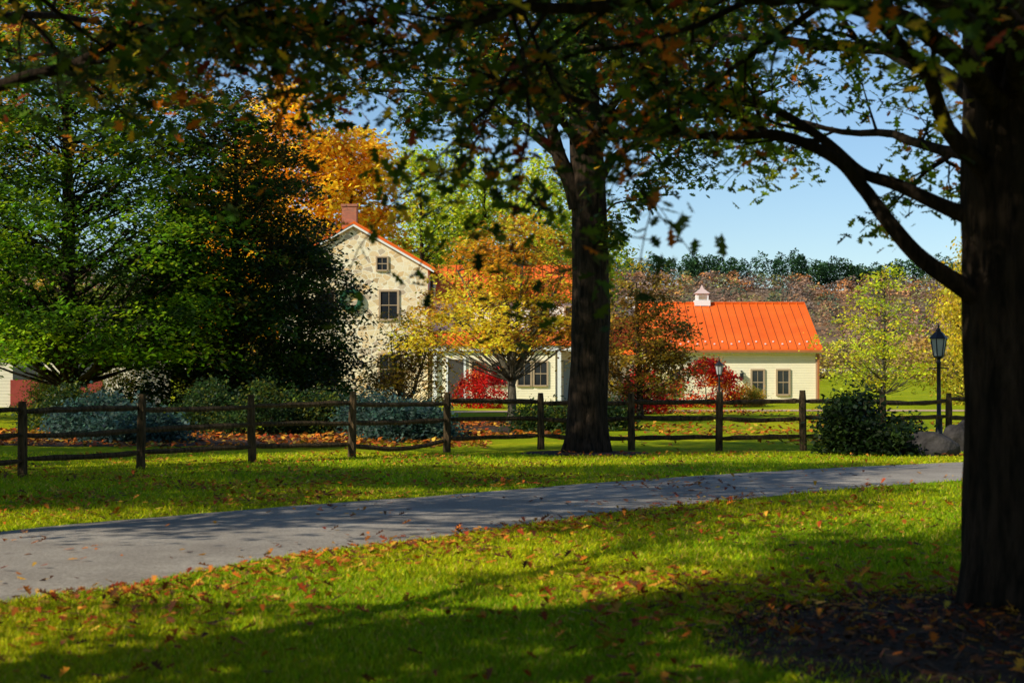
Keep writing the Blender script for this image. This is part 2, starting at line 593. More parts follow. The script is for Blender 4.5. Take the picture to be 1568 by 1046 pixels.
def fallen():
    def clustered(n, x0, x1, y0, y1, thr=0.0, sc=0.6):
        P = np.stack([RNG.uniform(x0, x1, n * 3), RNG.uniform(y0, y1, n * 3)], 1)
        v = np.array([noise.noise(Vector((p[0] * sc, p[1] * sc, 3.3))) for p in P])
        P = P[v + RNG.normal(0, .12, len(P)) > thr]
        return P[:n]
    g = [clustered(4400, -6, 8, 6, 26, 0.05), clustered(3000, -9, 3, 20, 33, 0.0), clustered(700, 2, 14, 26, 34, 0.1),
         clustered(2800, 0.5, 6.5, 7.0, 13.3, -0.15), clustered(500, -8, 3, 10, 25, 0.05)]
    E = np.array([(p[0], p[1]) for p in ne])
    n = 1300
    i = RNG.integers(24, 72, n)
    f = RNG.random((n, 1))
    q = E[i] * (1 - f) + E[i + 1] * f
    q[:, 0] += np.abs(RNG.normal(0, 0.7, n))
    q[:, 1] -= np.abs(RNG.normal(0, 0.5, n))
    g.append(q)
    G = np.concatenate(g)
    inr = in_poly(G, road_poly)
    G = G[~(inr & (RNG.random(len(G)) < 0.72))]
    inr = in_poly(G, road_poly)
    z = np.where(inr, 0.045, 0.04 + RNG.uniform(0, 0.02, len(G)))
    P = np.concatenate([G, z[:, None]], 1)
    pal = [((0.52, 0.14, 0.014), 4), ((0.34, 0.06, 0.012), 3), ((0.65, 0.28, 0.03), 3), ((0.15, 0.055, 0.02), 3), ((0.65, 0.40, 0.05), 1)]
    leaves('fallen_leaves', P, RNG.uniform(0.05, 0.125, len(P)), jitter(pick_cols(len(P), pal), 0.25), M_LEAFDRY, None, OAK, 0.75, 0, 0.5)
    A = np.concatenate([clustered(5000, -14, -0.5, 35.5, 46, -0.15, 0.4), clustered(1800, -4, 3, 42, 56, 0.0, 0.4), clustered(2600, 0, 14, 37, 72, 0.1, 0.3)])
    P = np.concatenate([A, np.full((len(A), 1), 0.05)], 1)
    leaves('leaf_litter', P, RNG.uniform(0.1, 0.2, len(P)), jitter(pick_cols(len(P), pal), 0.3), M_LEAFDRY, None, RHOMB, 0.7, 0, 0.5)
    n = 9000
    C = np.stack([RNG.uniform(0.9, 6.3, n), RNG.uniform(7.6, 12.8, n)], 1)
    C = C[in_poly(C, mulch_poly)]
    P = np.concatenate([C, RNG.uniform(0.03, 0.055, (len(C), 1))], 1)
    leaves('mulch_chips', P, RNG.uniform(0.03, 0.08, len(P)), jitter(np.tile(np.array([[0.09, 0.042, 0.022]]), (len(P), 1)), 0.4), M_LEAFDRY, None, np.array([(0, -.12), (0, .12), (1, .1), (1, -.1)]), 0.5, 0, 0.2)
fallen()

# ------------------------------------------------------------------ oaks
def oak(name, base, h, r0, limbs, rand_limbs, seed, per, lsize, palette, nch=(6, 6), spread=0.09, shape=OAK, sub=0.42, ztop_path=None, flare=0.35, droop=0.06, colfn=None, zmid=5.0, lo=0.8, hi=1.6):
    root = empty(name, (0, 0, 0))
    pr = random.Random(seed)
    rng = np.random.default_rng(seed)
    tb = TB()
    tips = []
    ff = ztop_path or (lambda z: (0.0, 0.0))
    tb.trunk(Vector(base), {'h': h, 'f': ff}, lambda z: r0 * (1 - 0.75 * (z / h) ** 2.0), 48, 0.12, 5, flare, 0.07, seed)
    for L in limbs:
        sm = catmull([tuple(p) for p in L['p']], 5)
        n = len(sm)
        rad = [L['r'] * (1 - 0.8 * i / (n - 1)) * (1.0 + 0.5 * math.exp(-i / 2.0)) + 0.005 for i in range(n)]
        wob = [Vector((noise.noise(p * 1.7), noise.noise(p * 1.7 + Vector((9, 0, 0))), noise.noise(p * 1.7 + Vector((0, 9, 0))))) for p in sm]
        sm = [p + wv * 0.07 * min(i / 5, 1) for i, (p, wv) in enumerate(zip(sm, wob))]
        tb.tube(sm, rad, 10)
        ll = sum((sm[i + 1] - sm[i]).length for i in range(n - 1))
        children(tb, sm, rad, L.get('sl', ll), 2, pr, tips, 0.03, 0.25, L.get('nch', nch), L.get('sub', sub), droop, L.get('t0', 0.3))
    for (z0, az, el, LL, r) in rand_limbs:
        dx, dy = ff(z0)
        p = Vector((base[0] + dx, base[1] + dy, base[2] + z0))
        d = Vector((math.cos(az) * math.cos(el), math.sin(az) * math.cos(el), math.sin(el)))
        branch(tb, p, d, LL, r, 2, pr, tips, 0.03, 0.16, nch, sub, 8, droop)
    tb.build('trunk_and_branches', M_BARK, root)
    P, G = tip_leaves(tips, per, spread, rng, zmid, lo, hi)
    cc = pick_cols(len(tips), palette, rng)[G]
    alt = pick_cols(len(P), palette, rng)
    mk = rng.random(len(P)) < 0.35
    cc[mk] = alt[mk]
    if colfn is not None:
        cc = colfn(P, cc, rng)
    leaves('foliage', P, lsize * rng.uniform(0.6, 1.25, len(P)), jitter(cc, 0.25, rng), M_LEAF, root, shape, 0.35, 0.5, 0.45, rng)
    return root

OAKPAL = [((0.035, 0.075, 0.008), 9), ((0.10, 0.15, 0.010), 6), ((0.025, 0.042, 0.009), 2.5), ((0.62, 0.17, 0.010), 2.2), ((0.26, 0.04, 0.010), 0.7), ((0.65, 0.40, 0.02), 1.2)]
bx, by = 3.45, 11.6
near_limbs = [
    dict(p=[(bx - .2, by, 2.05), (2.78, by - .1, 2.33), (2.52, by - .15, 2.58), (2.36, by - .15, 2.82), (2.16, by - .2, 3.02), (1.85, by - .2, 3.16), (1.45, by - .2, 3.2), (0.95, by - .2, 3.25), (0.4, by - .3, 3.4), (-0.3, by - .4, 3.6)], r=0.058, sl=2.0, t0=0.55, nch=(5, 9)),
    dict(p=[(bx - .2, by + .1, 2.62), (2.74, by + .2, 2.86), (2.43, by + .25, 3.0), (2.12, by + .3, 3.27), (1.76, by + .3, 3.45), (1.2, by + .3, 3.6), (0.5, by + .3, 3.9)], r=0.045, sl=2.0, t0=0.4, nch=(5, 8)),
    dict(p=[(bx - .2, by - .1, 2.9), (2.92, by - .3, 3.22), (2.66, by - .5, 3.6), (2.3, by - .8, 3.85), (1.7, by - 1, 4.1), (0.9, by - 1.2, 4.2)], r=0.055, sl=2.6, t0=0.3, nch=(6, 10)),
    dict(p=[(bx - .2, by - .2, 3.4), (2.6, by - 1.0, 3.7), (1.7, by - 1.8, 3.75), (0.9, by - 2.6, 3.6), (0.2, by - 3.2, 3.4), (-0.3, by - 3.6, 3.25)], r=0.06, sl=3.0, t0=0.3, nch=(7, 11)),
    dict(p=[(bx - .1, by - .2, 3.9), (2.4, by - .8, 4.3), (1.0, by - 1.3, 4.4), (-0.2, by - 1.6, 4.3), (-1.4, by - 1.8, 4.1), (-2.4, by - 2.0, 3.85)], r=0.08, sl=3.6, t0=0.3, nch=(7, 13)),
    dict(p=[(bx - .1, by + .1, 4.1), (2.2, by + .5, 4.5), (0.8, by + .8, 4.6), (-0.8, by + 1.0, 4.6), (-2.0, by + 1.0, 4.4)], r=0.075, sl=3.2, t0=0.3, nch=(7, 11)),
    dict(p=[(bx - .1, by - .3, 3.5), (3.0, by - 1.4, 3.8), (2.2, by - 2.8, 3.7), (1.6, by - 4.0, 3.45), (1.1, by - 4.9, 3.25)], r=0.06, sl=2.6, t0=0.35, nch=(6, 9)),
    dict(p=[(bx - .1, by - .2, 3.7), (2.2, by - 1.8, 3.85), (0.9, by - 2.9, 3.7), (-0.2, by - 3.5, 3.5), (-1.2, by - 3.7, 3.35)], r=0.06, sl=2.8, t0=0.35, nch=(7, 10)),
    dict(p=[(bx, by + .2, 3.3), (3.1, by + 1.2, 3.9), (2.5, by + 2.4, 4.3), (1.6, by + 3.4, 4.5), (0.6, by + 4.2, 4.6)], r=0.06, sl=2.8, t0=0.25, nch=(7, 10)),
    dict(p=[(bx, by + .2, 2.9), (3.3, by + 1.4, 3.3), (2.9, by + 2.6, 3.6), (2.4, by + 3.8, 3.9)], r=0.05, sl=2.4, t0=0.25, nch=(6, 8)),
]
rl = []
pr = random.Random(5)
for i in range(18):
    rl.append((4.6 + i * 0.35, i * 2.4 + pr.uniform(-.3, .3), pr.uniform(0.15, 0.55), pr.uniform(3.2, 4.8) * (1 - 0.025 * i), 0.085 - 0.003 * i))
def col_near(P, c, rng):
    c = c.copy()
    mk = (P[:, 0] > 1.4) & (P[:, 1] > 11.0) & (rng.random(len(P)) < 0.55)
    c[mk] = np.array([0.24, 0.32, 0.012])  # sunlit yellow-green painted into the leaves on the right
    return c
oak('added_shade_tree', (bx, by, 0), 11.5, 0.385, near_limbs, rl, 21, 20, 0.11, OAKPAL, nch=(6, 7), spread=0.08, flare=0.22,
    ztop_path=lambda z: (0.03 * math.sin(z * 0.9), 0.05 * math.sin(z * 0.7)), colfn=col_near, zmid=5.2, lo=0.82, hi=1.5)

cx, cy = 1.46, 33.8
mid_limbs = [
    dict(p=[(cx - .1, cy, 4.9), (cx - .45, cy - .1, 5.7), (cx - .75, cy - .2, 6.5), (cx - 1.4, cy - .4, 7.4), (cx - 2.2, cy - .6, 8.2), (cx - 3.2, cy - 1, 8.8)], r=0.17, sl=4.6, t0=0.3, nch=(7, 13)),
    dict(p=[(cx + .1, cy, 5.1), (cx + .5, cy - .1, 5.75), (cx + 1.0, cy - .2, 6.1), (cx + 1.8, cy - .3, 6.5), (cx + 2.8, cy - .3, 6.8), (cx + 3.8, cy - .3, 7.3)], r=0.09, sl=3.8, t0=0.3, nch=(6, 11)),
    dict(p=[(cx + .1, cy, 5.9), (cx + .8, cy + .3, 7), (cx + 1.6, cy + .5, 8), (cx + 2.8, cy + .7, 9)], r=0.11, sl=4, t0=0.3, nch=(7, 11)),
    dict(p=[(cx - .5, cy - .1, 5.9), (cx - 1.2, cy + .3, 6.5), (cx - 2.2, cy + .6, 7.0), (cx - 3.4, cy + .8, 7.3), (cx - 4.6, cy + 1, 7.4)], r=0.09, sl=3.6, t0=0.3, nch=(7, 12)),
    dict(p=[(cx - .1, cy - .3, 6.0), (cx - .6, cy - 1.2, 6.6), (cx - .9, cy - 2.2, 7.0), (cx - 1.5, cy - 3.2, 7.1)], r=0.08, sl=3.4, t0=0.3, nch=(7, 10)),
    dict(p=[(cx + .1, cy - .3, 6.2), (cx + .7, cy - 1.2, 7.0), (cx + 1.2, cy - 2.2, 7.3), (cx + 2.0, cy - 3.2, 7.4)], r=0.08, sl=3.2, t0=0.3, nch=(7, 9)),
    dict(p=[(cx + .25, cy - .2, 4.6), (cx + .6, cy - .3, 4.9), (cx + 1.0, cy - .35, 5.0), (cx + 1.3, cy - .4, 5.2)], r=0.02, sl=0.9, t0=0.3, nch=(3, 4)),
    dict(p=[(cx + .3, cy - .2, 3.9), (cx + .45, cy - .3, 4.2), (cx + .5, cy - .35, 4.3)], r=0.012, sl=0.5, t0=0.3, nch=(2, 3)),
]
rl = []
for i in range(16):
    rl.append((6.2 + i * 0.42, i * 2.4 + 1.0, pr.uniform(0.1, 0.6), pr.uniform(3.4, 5.2) * (1 - 0.03 * i), 0.12 - 0.004 * i))
MIDPAL = [((0.028, 0.07, 0.009), 8), ((0.065, 0.12, 0.010), 5), ((0.18, 0.25, 0.012), 3.5), ((0.40, 0.13, 0.012), 1.2), ((0.48, 0.32, 0.02), 0.9)]
oak('added_shade_tree', (cx, cy, 0), 13, 0.385, mid_limbs, rl, 33, 22, 0.165, MIDPAL, nch=(6, 8), spread=0.15, flare=0.42,
    ztop_path=lambda z: (0.1 * math.sin(z * 0.5), 0.05 * math.sin(z * 0.7)), zmid=9, lo=1.0, hi=1.2)

lx, ly = -5.6, 7.0
left_limbs = [
    dict(p=[(lx, ly, 3.2), (-4.6, 8.0, 3.6), (-3.6, 9.0, 3.75), (-2.6, 10.0, 3.95), (-1.6, 10.8, 4.1)], r=0.07, sl=3.0, t0=0.3, nch=(7, 8)),
    dict(p=[(lx, ly, 3.8), (-4.4, 7.6, 4.2), (-3.0, 8.4, 4.3), (-1.8, 9.2, 4.2), (-0.8, 9.8, 4.0)], r=0.08, sl=3.4, t0=0.3, nch=(7, 10)),
    dict(p=[(lx, ly, 3.0), (-4.9, 9.4, 3.7), (-4.2, 11.6, 4.1), (-3.3, 13.6, 4.4)], r=0.08, sl=3.0, t0=0.3, nch=(6, 6)),
    dict(p=[(lx, ly, 2.6), (-4.7, 8.6, 2.75), (-3.6, 9.8, 3.0), (-2.9, 10.1, 3.32), (-2.2, 10.2, 3.66), (-1.5, 10.2, 3.75), (-0.8, 10.3, 3.7)], r=0.05, sl=2.2, t0=0.5, nch=(6, 8)),
    dict(p=[(lx, ly, 3.4), (-4.2, 7.9, 3.7), (-3.0, 8.8, 3.75), (-2.0, 9.4, 3.7), (-1.3, 9.8, 3.6)], r=0.05, sl=2.4, t0=0.35, nch=(7, 9)),
]
rl = []
for i in range(20):
    rl.append((4.4 + i * 0.32, i * 2.4 + 0.4, pr.uniform(0.15, 0.6), pr.uniform(3.2, 5.0) * (1 - 0.022 * i), 0.09 - 0.003 * i))
oak('added_shade_tree', (lx, ly, 0), 11, 0.36, left_limbs, rl, 45, 20, 0.118, OAKPAL, nch=(6, 8), spread=0.09, flare=0.3, zmid=4.8, lo=0.72, hi=1.45)

# unseen trees out of frame, placed to cast shade and cut sky fill
def shade_tree(x, y, h, R, seed, n=420, per=50, zb=3.0, ls=0.2):
    clump_tree('added_shade_tree', (x, y, 0), h, zb, lambda t: R * (0.62 + 1.3 * t - 1.7 * t * t), n, per, ls, MIDPAL, seed, 0.3, 0.5, 0.5)
shade_tree(-15.5, 18.0, 12, 5.0, 61, 500, 60)
shade_tree(-19.5, 27.0, 12, 5.5, 62, 430, 60)
shade_tree(-6.6, 2.4, 11, 4.5, 63, 460, 60, 2.6)
shade_tree(-9.2, 14.2, 11.5, 3.3, 64, 150, 45, 5.5)
shade_tree(-8.4, 19.6, 12, 3.0, 65, 150, 45, 6.2)
shade_tree(-9.8, 26.9, 14, 3.2, 75, 170, 45, 8.0)
shade_tree(2.0, -5.0, 14, 6.5, 66, 330, 40, 4, 0.38)  # crowns from here down are added to block sky light
shade_tree(11.5, 4.0, 14, 6.0, 67, 300, 40, 3.5, 0.38)
shade_tree(12.5, 16.0, 13, 5.5, 68, 300, 40, 3.5, 0.38)
shade_tree(-12.0, -6.0, 13, 5.5, 69, 260, 40, 4, 0.38)
shade_tree(11.0, -9.0, 14, 6.0, 70, 260, 40, 3.5, 0.38)

# ------------------------------------------------------------------ left dark trees
def col_left(P, c, rng):
    t = np.clip((P[:, 2] - 8.0) / 5.5, 0, 1)
    mk = rng.random(len(P)) < t * 0.55
    c = c.copy()
    c[mk] = np.array([0.46, 0.23, 0.018])
    mk = rng.random(len(P)) < 0.25
    c[mk] = np.array([0.22, 0.32, 0.010])  # brighter green paints sunlit leaves into the crown at random
    return c
clump_tree('beech_tree', (-14.0, 54, 0), 15.5, 2.0, lambda t: 5.9 * (0.75 + 0.65 * t - 1.25 * t * t) + 0.2, 1000, 85, 0.18,
           [((0.05, 0.11, 0.008), 6), ((0.12, 0.23, 0.008), 3), ((0.025, 0.05, 0.008), 4)], 71, 0.33, 0.5, 0.28, M_BARK, 0.5, 0.33, 200, colfn=col_left)
clump_tree('beech_tree', (-20.5, 58, 0), 15, 3.0, lambda t: 5.0 * (0.75 + 0.65 * t - 1.25 * t * t) + 0.2, 450, 70, 0.19,
           [((0.045, 0.09, 0.010), 6), ((0.18, 0.16, 0.012), 2), ((0.02, 0.05, 0.010), 4)], 72, 0.3, 0.5, 0.3, M_BARK, 0.5, 0.4, 100, colfn=col_left)
def col_hem(P, c, rng):
    c = c.copy()
    u = rng.random(len(P))
    c[u < np.clip((P[:, 2] - 5) / 12, 0.03, .3)] = np.array([0.20, 0.13, 0.018])
    return c
DARKG = [((0.018, 0.038, 0.007), 6), ((0.035, 0.07, 0.008), 3), ((0.07, 0.11, 0.008), 1.5), ((0.035, 0.032, 0.010), 1.5)]  # lightest green stands in for sunlit sprays among the dark ones
clump_tree('hemlock_tree', (-9.4, 58, 0), 11.2, 0.4, lambda t: 4.3 * (1 - t) ** 0.62 * (0.9 + 0.35 * t) + 0.2, 620, 85, 0.17, DARKG, 81, 0.24, 0.48, 0.3, M_BARK, 0.45, 0.4, 200, colfn=col_hem)
clump_tree('hemlock_tree', (-7.6, 62, 0), 7.4, 0.3, lambda t: 2.5 * (1 - t) ** 0.6 * (0.9 + 0.35 * t) + 0.2, 260, 75, 0.15, DARKG + [((0.10, 0.07, 0.03), 3)], 82, 0.18, 0.4, 0.3, M_BARK, 0.4, 0.4, 120)

GOLD = [((0.82, 0.48, 0.025), 6), ((0.86, 0.60, 0.035), 4), ((0.62, 0.30, 0.018), 2.5), ((0.42, 0.34, 0.02), 1)]
clump_tree('larch_tree', (-14.2, 106, 0), 19.5, 4, lambda t: 4.8 * (1 - t) ** 0.55 * (0.7 + 0.8 * t) + 0.3, 330, 60, 0.36, GOLD, 91, 0.3, 0.7, 0.42, M_BARK, 0.35, 0.5, 120)
clump_tree('larch_tree', (-10.2, 109, 0), 17.5, 4, lambda t: 3.6 * (1 - t) ** 0.55 * (0.7 + 0.8 * t) + 0.3, 220, 60, 0.36, GOLD, 92, 0.3, 0.7, 0.42, M_BARK, 0.35, 0.5, 120)
clump_tree('larch_tree', (-18.5, 112, 0), 15.5, 4, lambda t: 4.2 * (1 - t) ** 0.55 * (0.7 + 0.8 * t) + 0.3, 220, 60, 0.36, GOLD, 93, 0.3, 0.7, 0.42, M_BARK, 0.35, 0.5, 120)

YG = [((0.42, 0.48, 0.025), 4), ((0.60, 0.60, 0.03), 3), ((0.22, 0.29, 0.018), 4), ((0.6, 0.44, 0.03), 1)]
for i, (x, y, h, R) in enumerate([(-6.0, 118, 18.0, 4.0), (-2.0, 122, 17, 4.3), (2.2, 118, 16.5, 4.0), (-4.3, 128, 19, 4.5), (5.5, 126, 15, 4)]):
    clump_tree('locust_tree', (x, y, 0), h, 6.5, lambda t, R=R: R * (0.5 + 1.6 * t - 1.9 * t * t), 130, 34, 0.34, YG, 100 + i, 0.3, 0.65, 0.6, M_BARK, 0.3, 0.6, 120, hole_t=-0.05)

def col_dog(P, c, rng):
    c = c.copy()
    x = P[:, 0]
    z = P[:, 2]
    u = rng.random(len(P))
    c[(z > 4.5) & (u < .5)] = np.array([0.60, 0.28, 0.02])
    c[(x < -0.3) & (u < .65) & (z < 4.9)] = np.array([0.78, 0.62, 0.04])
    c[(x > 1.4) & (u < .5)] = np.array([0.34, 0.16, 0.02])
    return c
DOG = [((0.72, 0.52, 0.03), 4), ((0.56, 0.28, 0.02), 3), ((0.38, 0.30, 0.02), 2), ((0.22, 0.11, 0.015), 2)]
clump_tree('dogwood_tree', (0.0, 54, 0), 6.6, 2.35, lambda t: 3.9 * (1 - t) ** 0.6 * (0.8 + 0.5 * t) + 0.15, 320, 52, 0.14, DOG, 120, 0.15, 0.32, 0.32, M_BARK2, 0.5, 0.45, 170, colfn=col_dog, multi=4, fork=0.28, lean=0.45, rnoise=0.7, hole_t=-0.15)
clump_tree('dogwood_tree', (4.5, 60, 0), 5.4, 0.9, lambda t: 2.1 * (1 - t) ** 0.5 * (0.85 + 0.4 * t) + 0.15, 170, 60, 0.14, [((0.22, 0.12, 0.018), 4), ((0.14, 0.08, 0.015), 3), ((0.50, 0.34, 0.03), 3), ((0.06, 0.05, 0.015), 2)], 121, 0.13, 0.32, 0.4, M_BARK, 0.4, 0.45, 80)
clump_tree('japanese_maple_tree', (-3.6, 57, 0), 3.6, 0.5, lambda t: 1.6 * (1 - t) ** 0.5 * (0.85 + 0.5 * t) + 0.1, 150, 34, 0.12, [((0.34, 0.22, 0.03), 4), ((0.60, 0.48, 0.05), 3), ((0.16, 0.10, 0.02), 4)], 122, 0.10, 0.28, 0.45, M_BARK2, 0.4, 0.5, 140, multi=3, lean=0.4)

def shrub(name, x, y, h, R, pal, seed, ls=0.09, n=110, per=45, cr=0.2, zb=0.1, nbr=30, shell=0.35, jit=0.28, rn=0.45):
    return clump_tree(name, (x, y, 0), h, zb, lambda t: R * (0.75 + 0.9 * t - 1.5 * t * t) + 0.05, n, per, ls, pal, seed, 0.04, cr, 0.7, M_BARK, 0.3, shell, nbr, multi=2, jit=jit, rnoise=rn)
RED = [((0.60, 0.016, 0.010), 4), ((0.34, 0.010, 0.008), 4), ((0.16, 0.008, 0.006), 3), ((0.65, 0.12, 0.015), 1.2)]
shrub('burning_bush', -1.35, 76, 1.9, 1.5, RED, 131, 0.11, 130, 40, 0.17, jit=0.4, rn=0.8)
shrub('burning_bush', 9.0, 78, 2.1, 1.7, RED + [((0.6, 0.24, 0.02), 1.5)], 132, 0.12, 170, 40, 0.18, jit=0.4, rn=0.8)
shrub('burning_bush', 5.0, 66, 1.7, 1.2, RED, 133, 0.11, 130, 40, 0.17, jit=0.4, rn=0.8)
shrub('yellow_shrub', 7.2, 82, 2.6, 1.3, [((0.5, 0.34, 0.03), 3), ((0.22, 0.22, 0.02), 3)], 134)
shrub('yellow_shrub', 10.9, 80, 0.9, 0.9, [((0.5, 0.28, 0.03), 3), ((0.2, 0.2, 0.02), 3)], 135)
shrub('rhododendron_bush', 7.12, 33.4, 1.5, 0.98, [((0.016, 0.034, 0.007), 5), ((0.03, 0.05, 0.009), 2), ((0.009, 0.018, 0.006), 3)], 136, 0.11, 200, 55, 0.16, 0.05)
BLUE = [((0.05, 0.095, 0.075), 4), ((0.08, 0.13, 0.10), 3), ((0.03, 0.06, 0.04), 3)]
for i, (x, y, h, R) in enumerate([(-9.6, 40, 0.95, 1.2), (-8.4, 38.6, 0.7, 1.0), (-2.6, 39.5, 0.8, 0.9), (-3.5, 42, 1.0, 1.0), (-1.9, 41.5, 0.8, 0.7)]):
    shrub('blue_spruce_shrub', x, y, h, R, BLUE, 140 + i, 0.11, 110, 60, 0.2)
GRN = [((0.04, 0.075, 0.015), 4), ((0.13, 0.14, 0.015), 2), ((0.02, 0.04, 0.010), 3)]
for i, (x, y, h, R) in enumerate([(-6.3, 44, 1.4, 1.4), (-7.9, 45, 1.2, 1.1), (-4.9, 44.5, 1.0, 1.0), (-12.0, 46, 1.2, 1.0), (0.9, 45, 0.7, 0.8), (2.6, 47, 0.7, .6)]):
    shrub('boxwood_bush', x, y, h, R, GRN, 150 + i, 0.10, 120, 50, 0.22)
shrub('golden_shrub', -13.6, 60, 2.2, 1.1, [((0.5, 0.3, 0.02), 3), ((0.3, 0.3, 0.02), 3)], 160)
shrub('golden_shrub', -11.3, 66, 2.0, 1.3, [((0.55, 0.34, 0.02), 3), ((0.3, 0.3, 0.02), 3)], 161)
shrub('golden_shrub', -17.3, 62, 1.5, 1.2, [((0.3, 0.3, 0.02), 3), ((0.16, 0.18, 0.02), 3)], 162)

LIME = [((0.52, 0.54, 0.025), 5), ((0.38, 0.44, 0.025), 3), ((0.62, 0.52, 0.03), 2)]
clump_tree('honey_locust_tree', (18.5, 85, 0), 7.9, 0.9, lambda t: 3.3 * (1 - t) ** 0.75 + 0.15, 160, 22, 0.18, LIME, 170, 0.13, 0.4, 0.3, M_BARK2, 0.4, 0.7, 150, rnoise=0.8)
clump_tree('willow_tree', (23.0, 84, 0), 7.8, 0.5, lambda t: 2.9 * (0.9 + 0.3 * t - 1.0 * t * t), 260, 40, 0.18, [((0.56, 0.44, 0.03), 4), ((0.40, 0.33, 0.03), 3)], 171, 0.25, 0.35, 1.5, M_BARK, 0.1, 0.4, 80, hang=0.8)
clump_tree('willow_tree', (27.5, 92, 0), 8.5, 0.5, lambda t: 3.4 * (0.9 + 0.3 * t - 1.0 * t * t), 260, 40, 0.2, [((0.52, 0.40, 0.03), 4), ((0.36, 0.28, 0.03), 3)], 172, 0.25, 0.35, 1.5, M_BARK, 0.1, 0.4, 80, hang=0.8)

# ------------------------------------------------------------------ hills and distant tree masses
def hill_h(x, y):
    t = min(max((y - 430) / 300, 0), 1)
    t = t * t * (3 - 2 * t)
    e = 36 + 3 * noise.noise(Vector((x * 0.006, 1.7, 0))) + 1.5 * noise.noise(Vector((x * 0.02, 4.7, 0))) - 0.006 * x
    return t * e
def hills():
    V = []
    F = []
    nx, ny = 70, 16
    for j in range(ny + 1):
        for i in range(nx + 1):
            x = -800 + 1600 * i / nx
            y = 420 + 480 * j / ny
            V.append((x, y, hill_h(x, y) + 2.5))
    for j in range(ny):
        for i in range(nx):
            a = j * (nx + 1) + i
            F.append((a, a + 1, a + nx + 2, a + nx + 1))
    mesh_obj('hill', V, F, simple_mat('hill_floor', (0.17, 0.10, 0.06), (0.24, 0.15, 0.075), 0.05, 1, 0), None, True)
hills()
def tree_mass(name, trees, palette, per, seed, haze=0.2, hz=(0.20, 0.24, 0.30), ls=1.3, cj=0.22, lj=0.05, lsz=None, top=0.7, upb=0.45):
    rng = np.random.default_rng(seed)
    P = []
    C = []
    S = []
    pal = pick_cols(len(trees), palette, rng)
    for (x, y, z, h, R), c in zip(trees, pal):
        n = per
        u = rng.random(n) ** 0.8
        zz = z + h * (0.1 + 0.9 * u)
        prof = np.clip(np.sqrt(np.clip(1 - (2.0 * (u - 0.45)) ** 2 * 0.8, 0.02, 1)), 0.1, 1)
        rr = R * rng.random(n) ** 0.3 * prof
        a = rng.uniform(0, 6.283, n)
        P.append(np.stack([x + rr * np.cos(a), y + rr * np.sin(a), zz], 1))
        c = c * math.exp(rng.normal(0, cj))
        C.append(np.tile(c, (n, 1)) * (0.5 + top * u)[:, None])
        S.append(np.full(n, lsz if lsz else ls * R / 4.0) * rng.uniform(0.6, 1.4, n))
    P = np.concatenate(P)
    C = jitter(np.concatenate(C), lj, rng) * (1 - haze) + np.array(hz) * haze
    leaves(name, P, np.concatenate(S), C, M_FAR, None, RHOMB, upb, 0, 0.3, rng)
WOOD = [((0.36, 0.19, 0.085), 5), ((0.50, 0.23, 0.06), 4), ((0.26, 0.18, 0.11), 4), ((0.70, 0.26, 0.03), 1.6), ((0.34, 0.32, 0.06), 3), ((0.08, 0.13, 0.04), 2)]
tr = []
for i in range(2400):
    x = random.uniform(-260, 330)
    y = random.uniform(470, 705)
    tr.append((x, y, hill_h(x, y), random.uniform(6, 9), random.uniform(2.6, 4.6)))
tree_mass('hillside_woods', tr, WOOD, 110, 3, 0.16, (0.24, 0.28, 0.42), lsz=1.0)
tr = []
for i in range(480):
    x = random.uniform(-260, 330)
    y = random.uniform(712, 745)
    big = noise.noise(Vector((x * 0.03, 0, 0)))
    if noise.noise(Vector((x * 0.015, 5, 0))) < -0.45:
        continue
    tr.append((x, y, hill_h(x, y) + 2, random.uniform(10, 15) + 5 * big, random.uniform(2.4, 4.2)))
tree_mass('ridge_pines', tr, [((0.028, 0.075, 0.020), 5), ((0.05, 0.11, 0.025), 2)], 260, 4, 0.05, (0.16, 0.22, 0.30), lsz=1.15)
tr = []
for i in range(200):
    x = random.uniform(-60, 110)
    y = random.uniform(190, 340)
    tr.append((x, y, 0, random.uniform(4, 6.8) * (0.75 + y / 1000), random.uniform(2, 3.4)))
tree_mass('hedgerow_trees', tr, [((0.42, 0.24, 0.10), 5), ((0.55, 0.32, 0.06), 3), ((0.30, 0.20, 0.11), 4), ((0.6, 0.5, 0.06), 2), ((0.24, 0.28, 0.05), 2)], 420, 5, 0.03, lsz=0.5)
tr = []
for i in range(60):
    x = random.uniform(-50, -2)
    y = random.uniform(125, 160)
    tr.append((x, y, 0, random.uniform(7, 12), random.uniform(2.4, 3.6)))
tree_mass('background_trees', tr, [((0.30, 0.30, 0.03), 5), ((0.5, 0.3, 0.04), 3), ((0.14, 0.17, 0.03), 4)], 420, 6, 0.03, lsz=0.55)

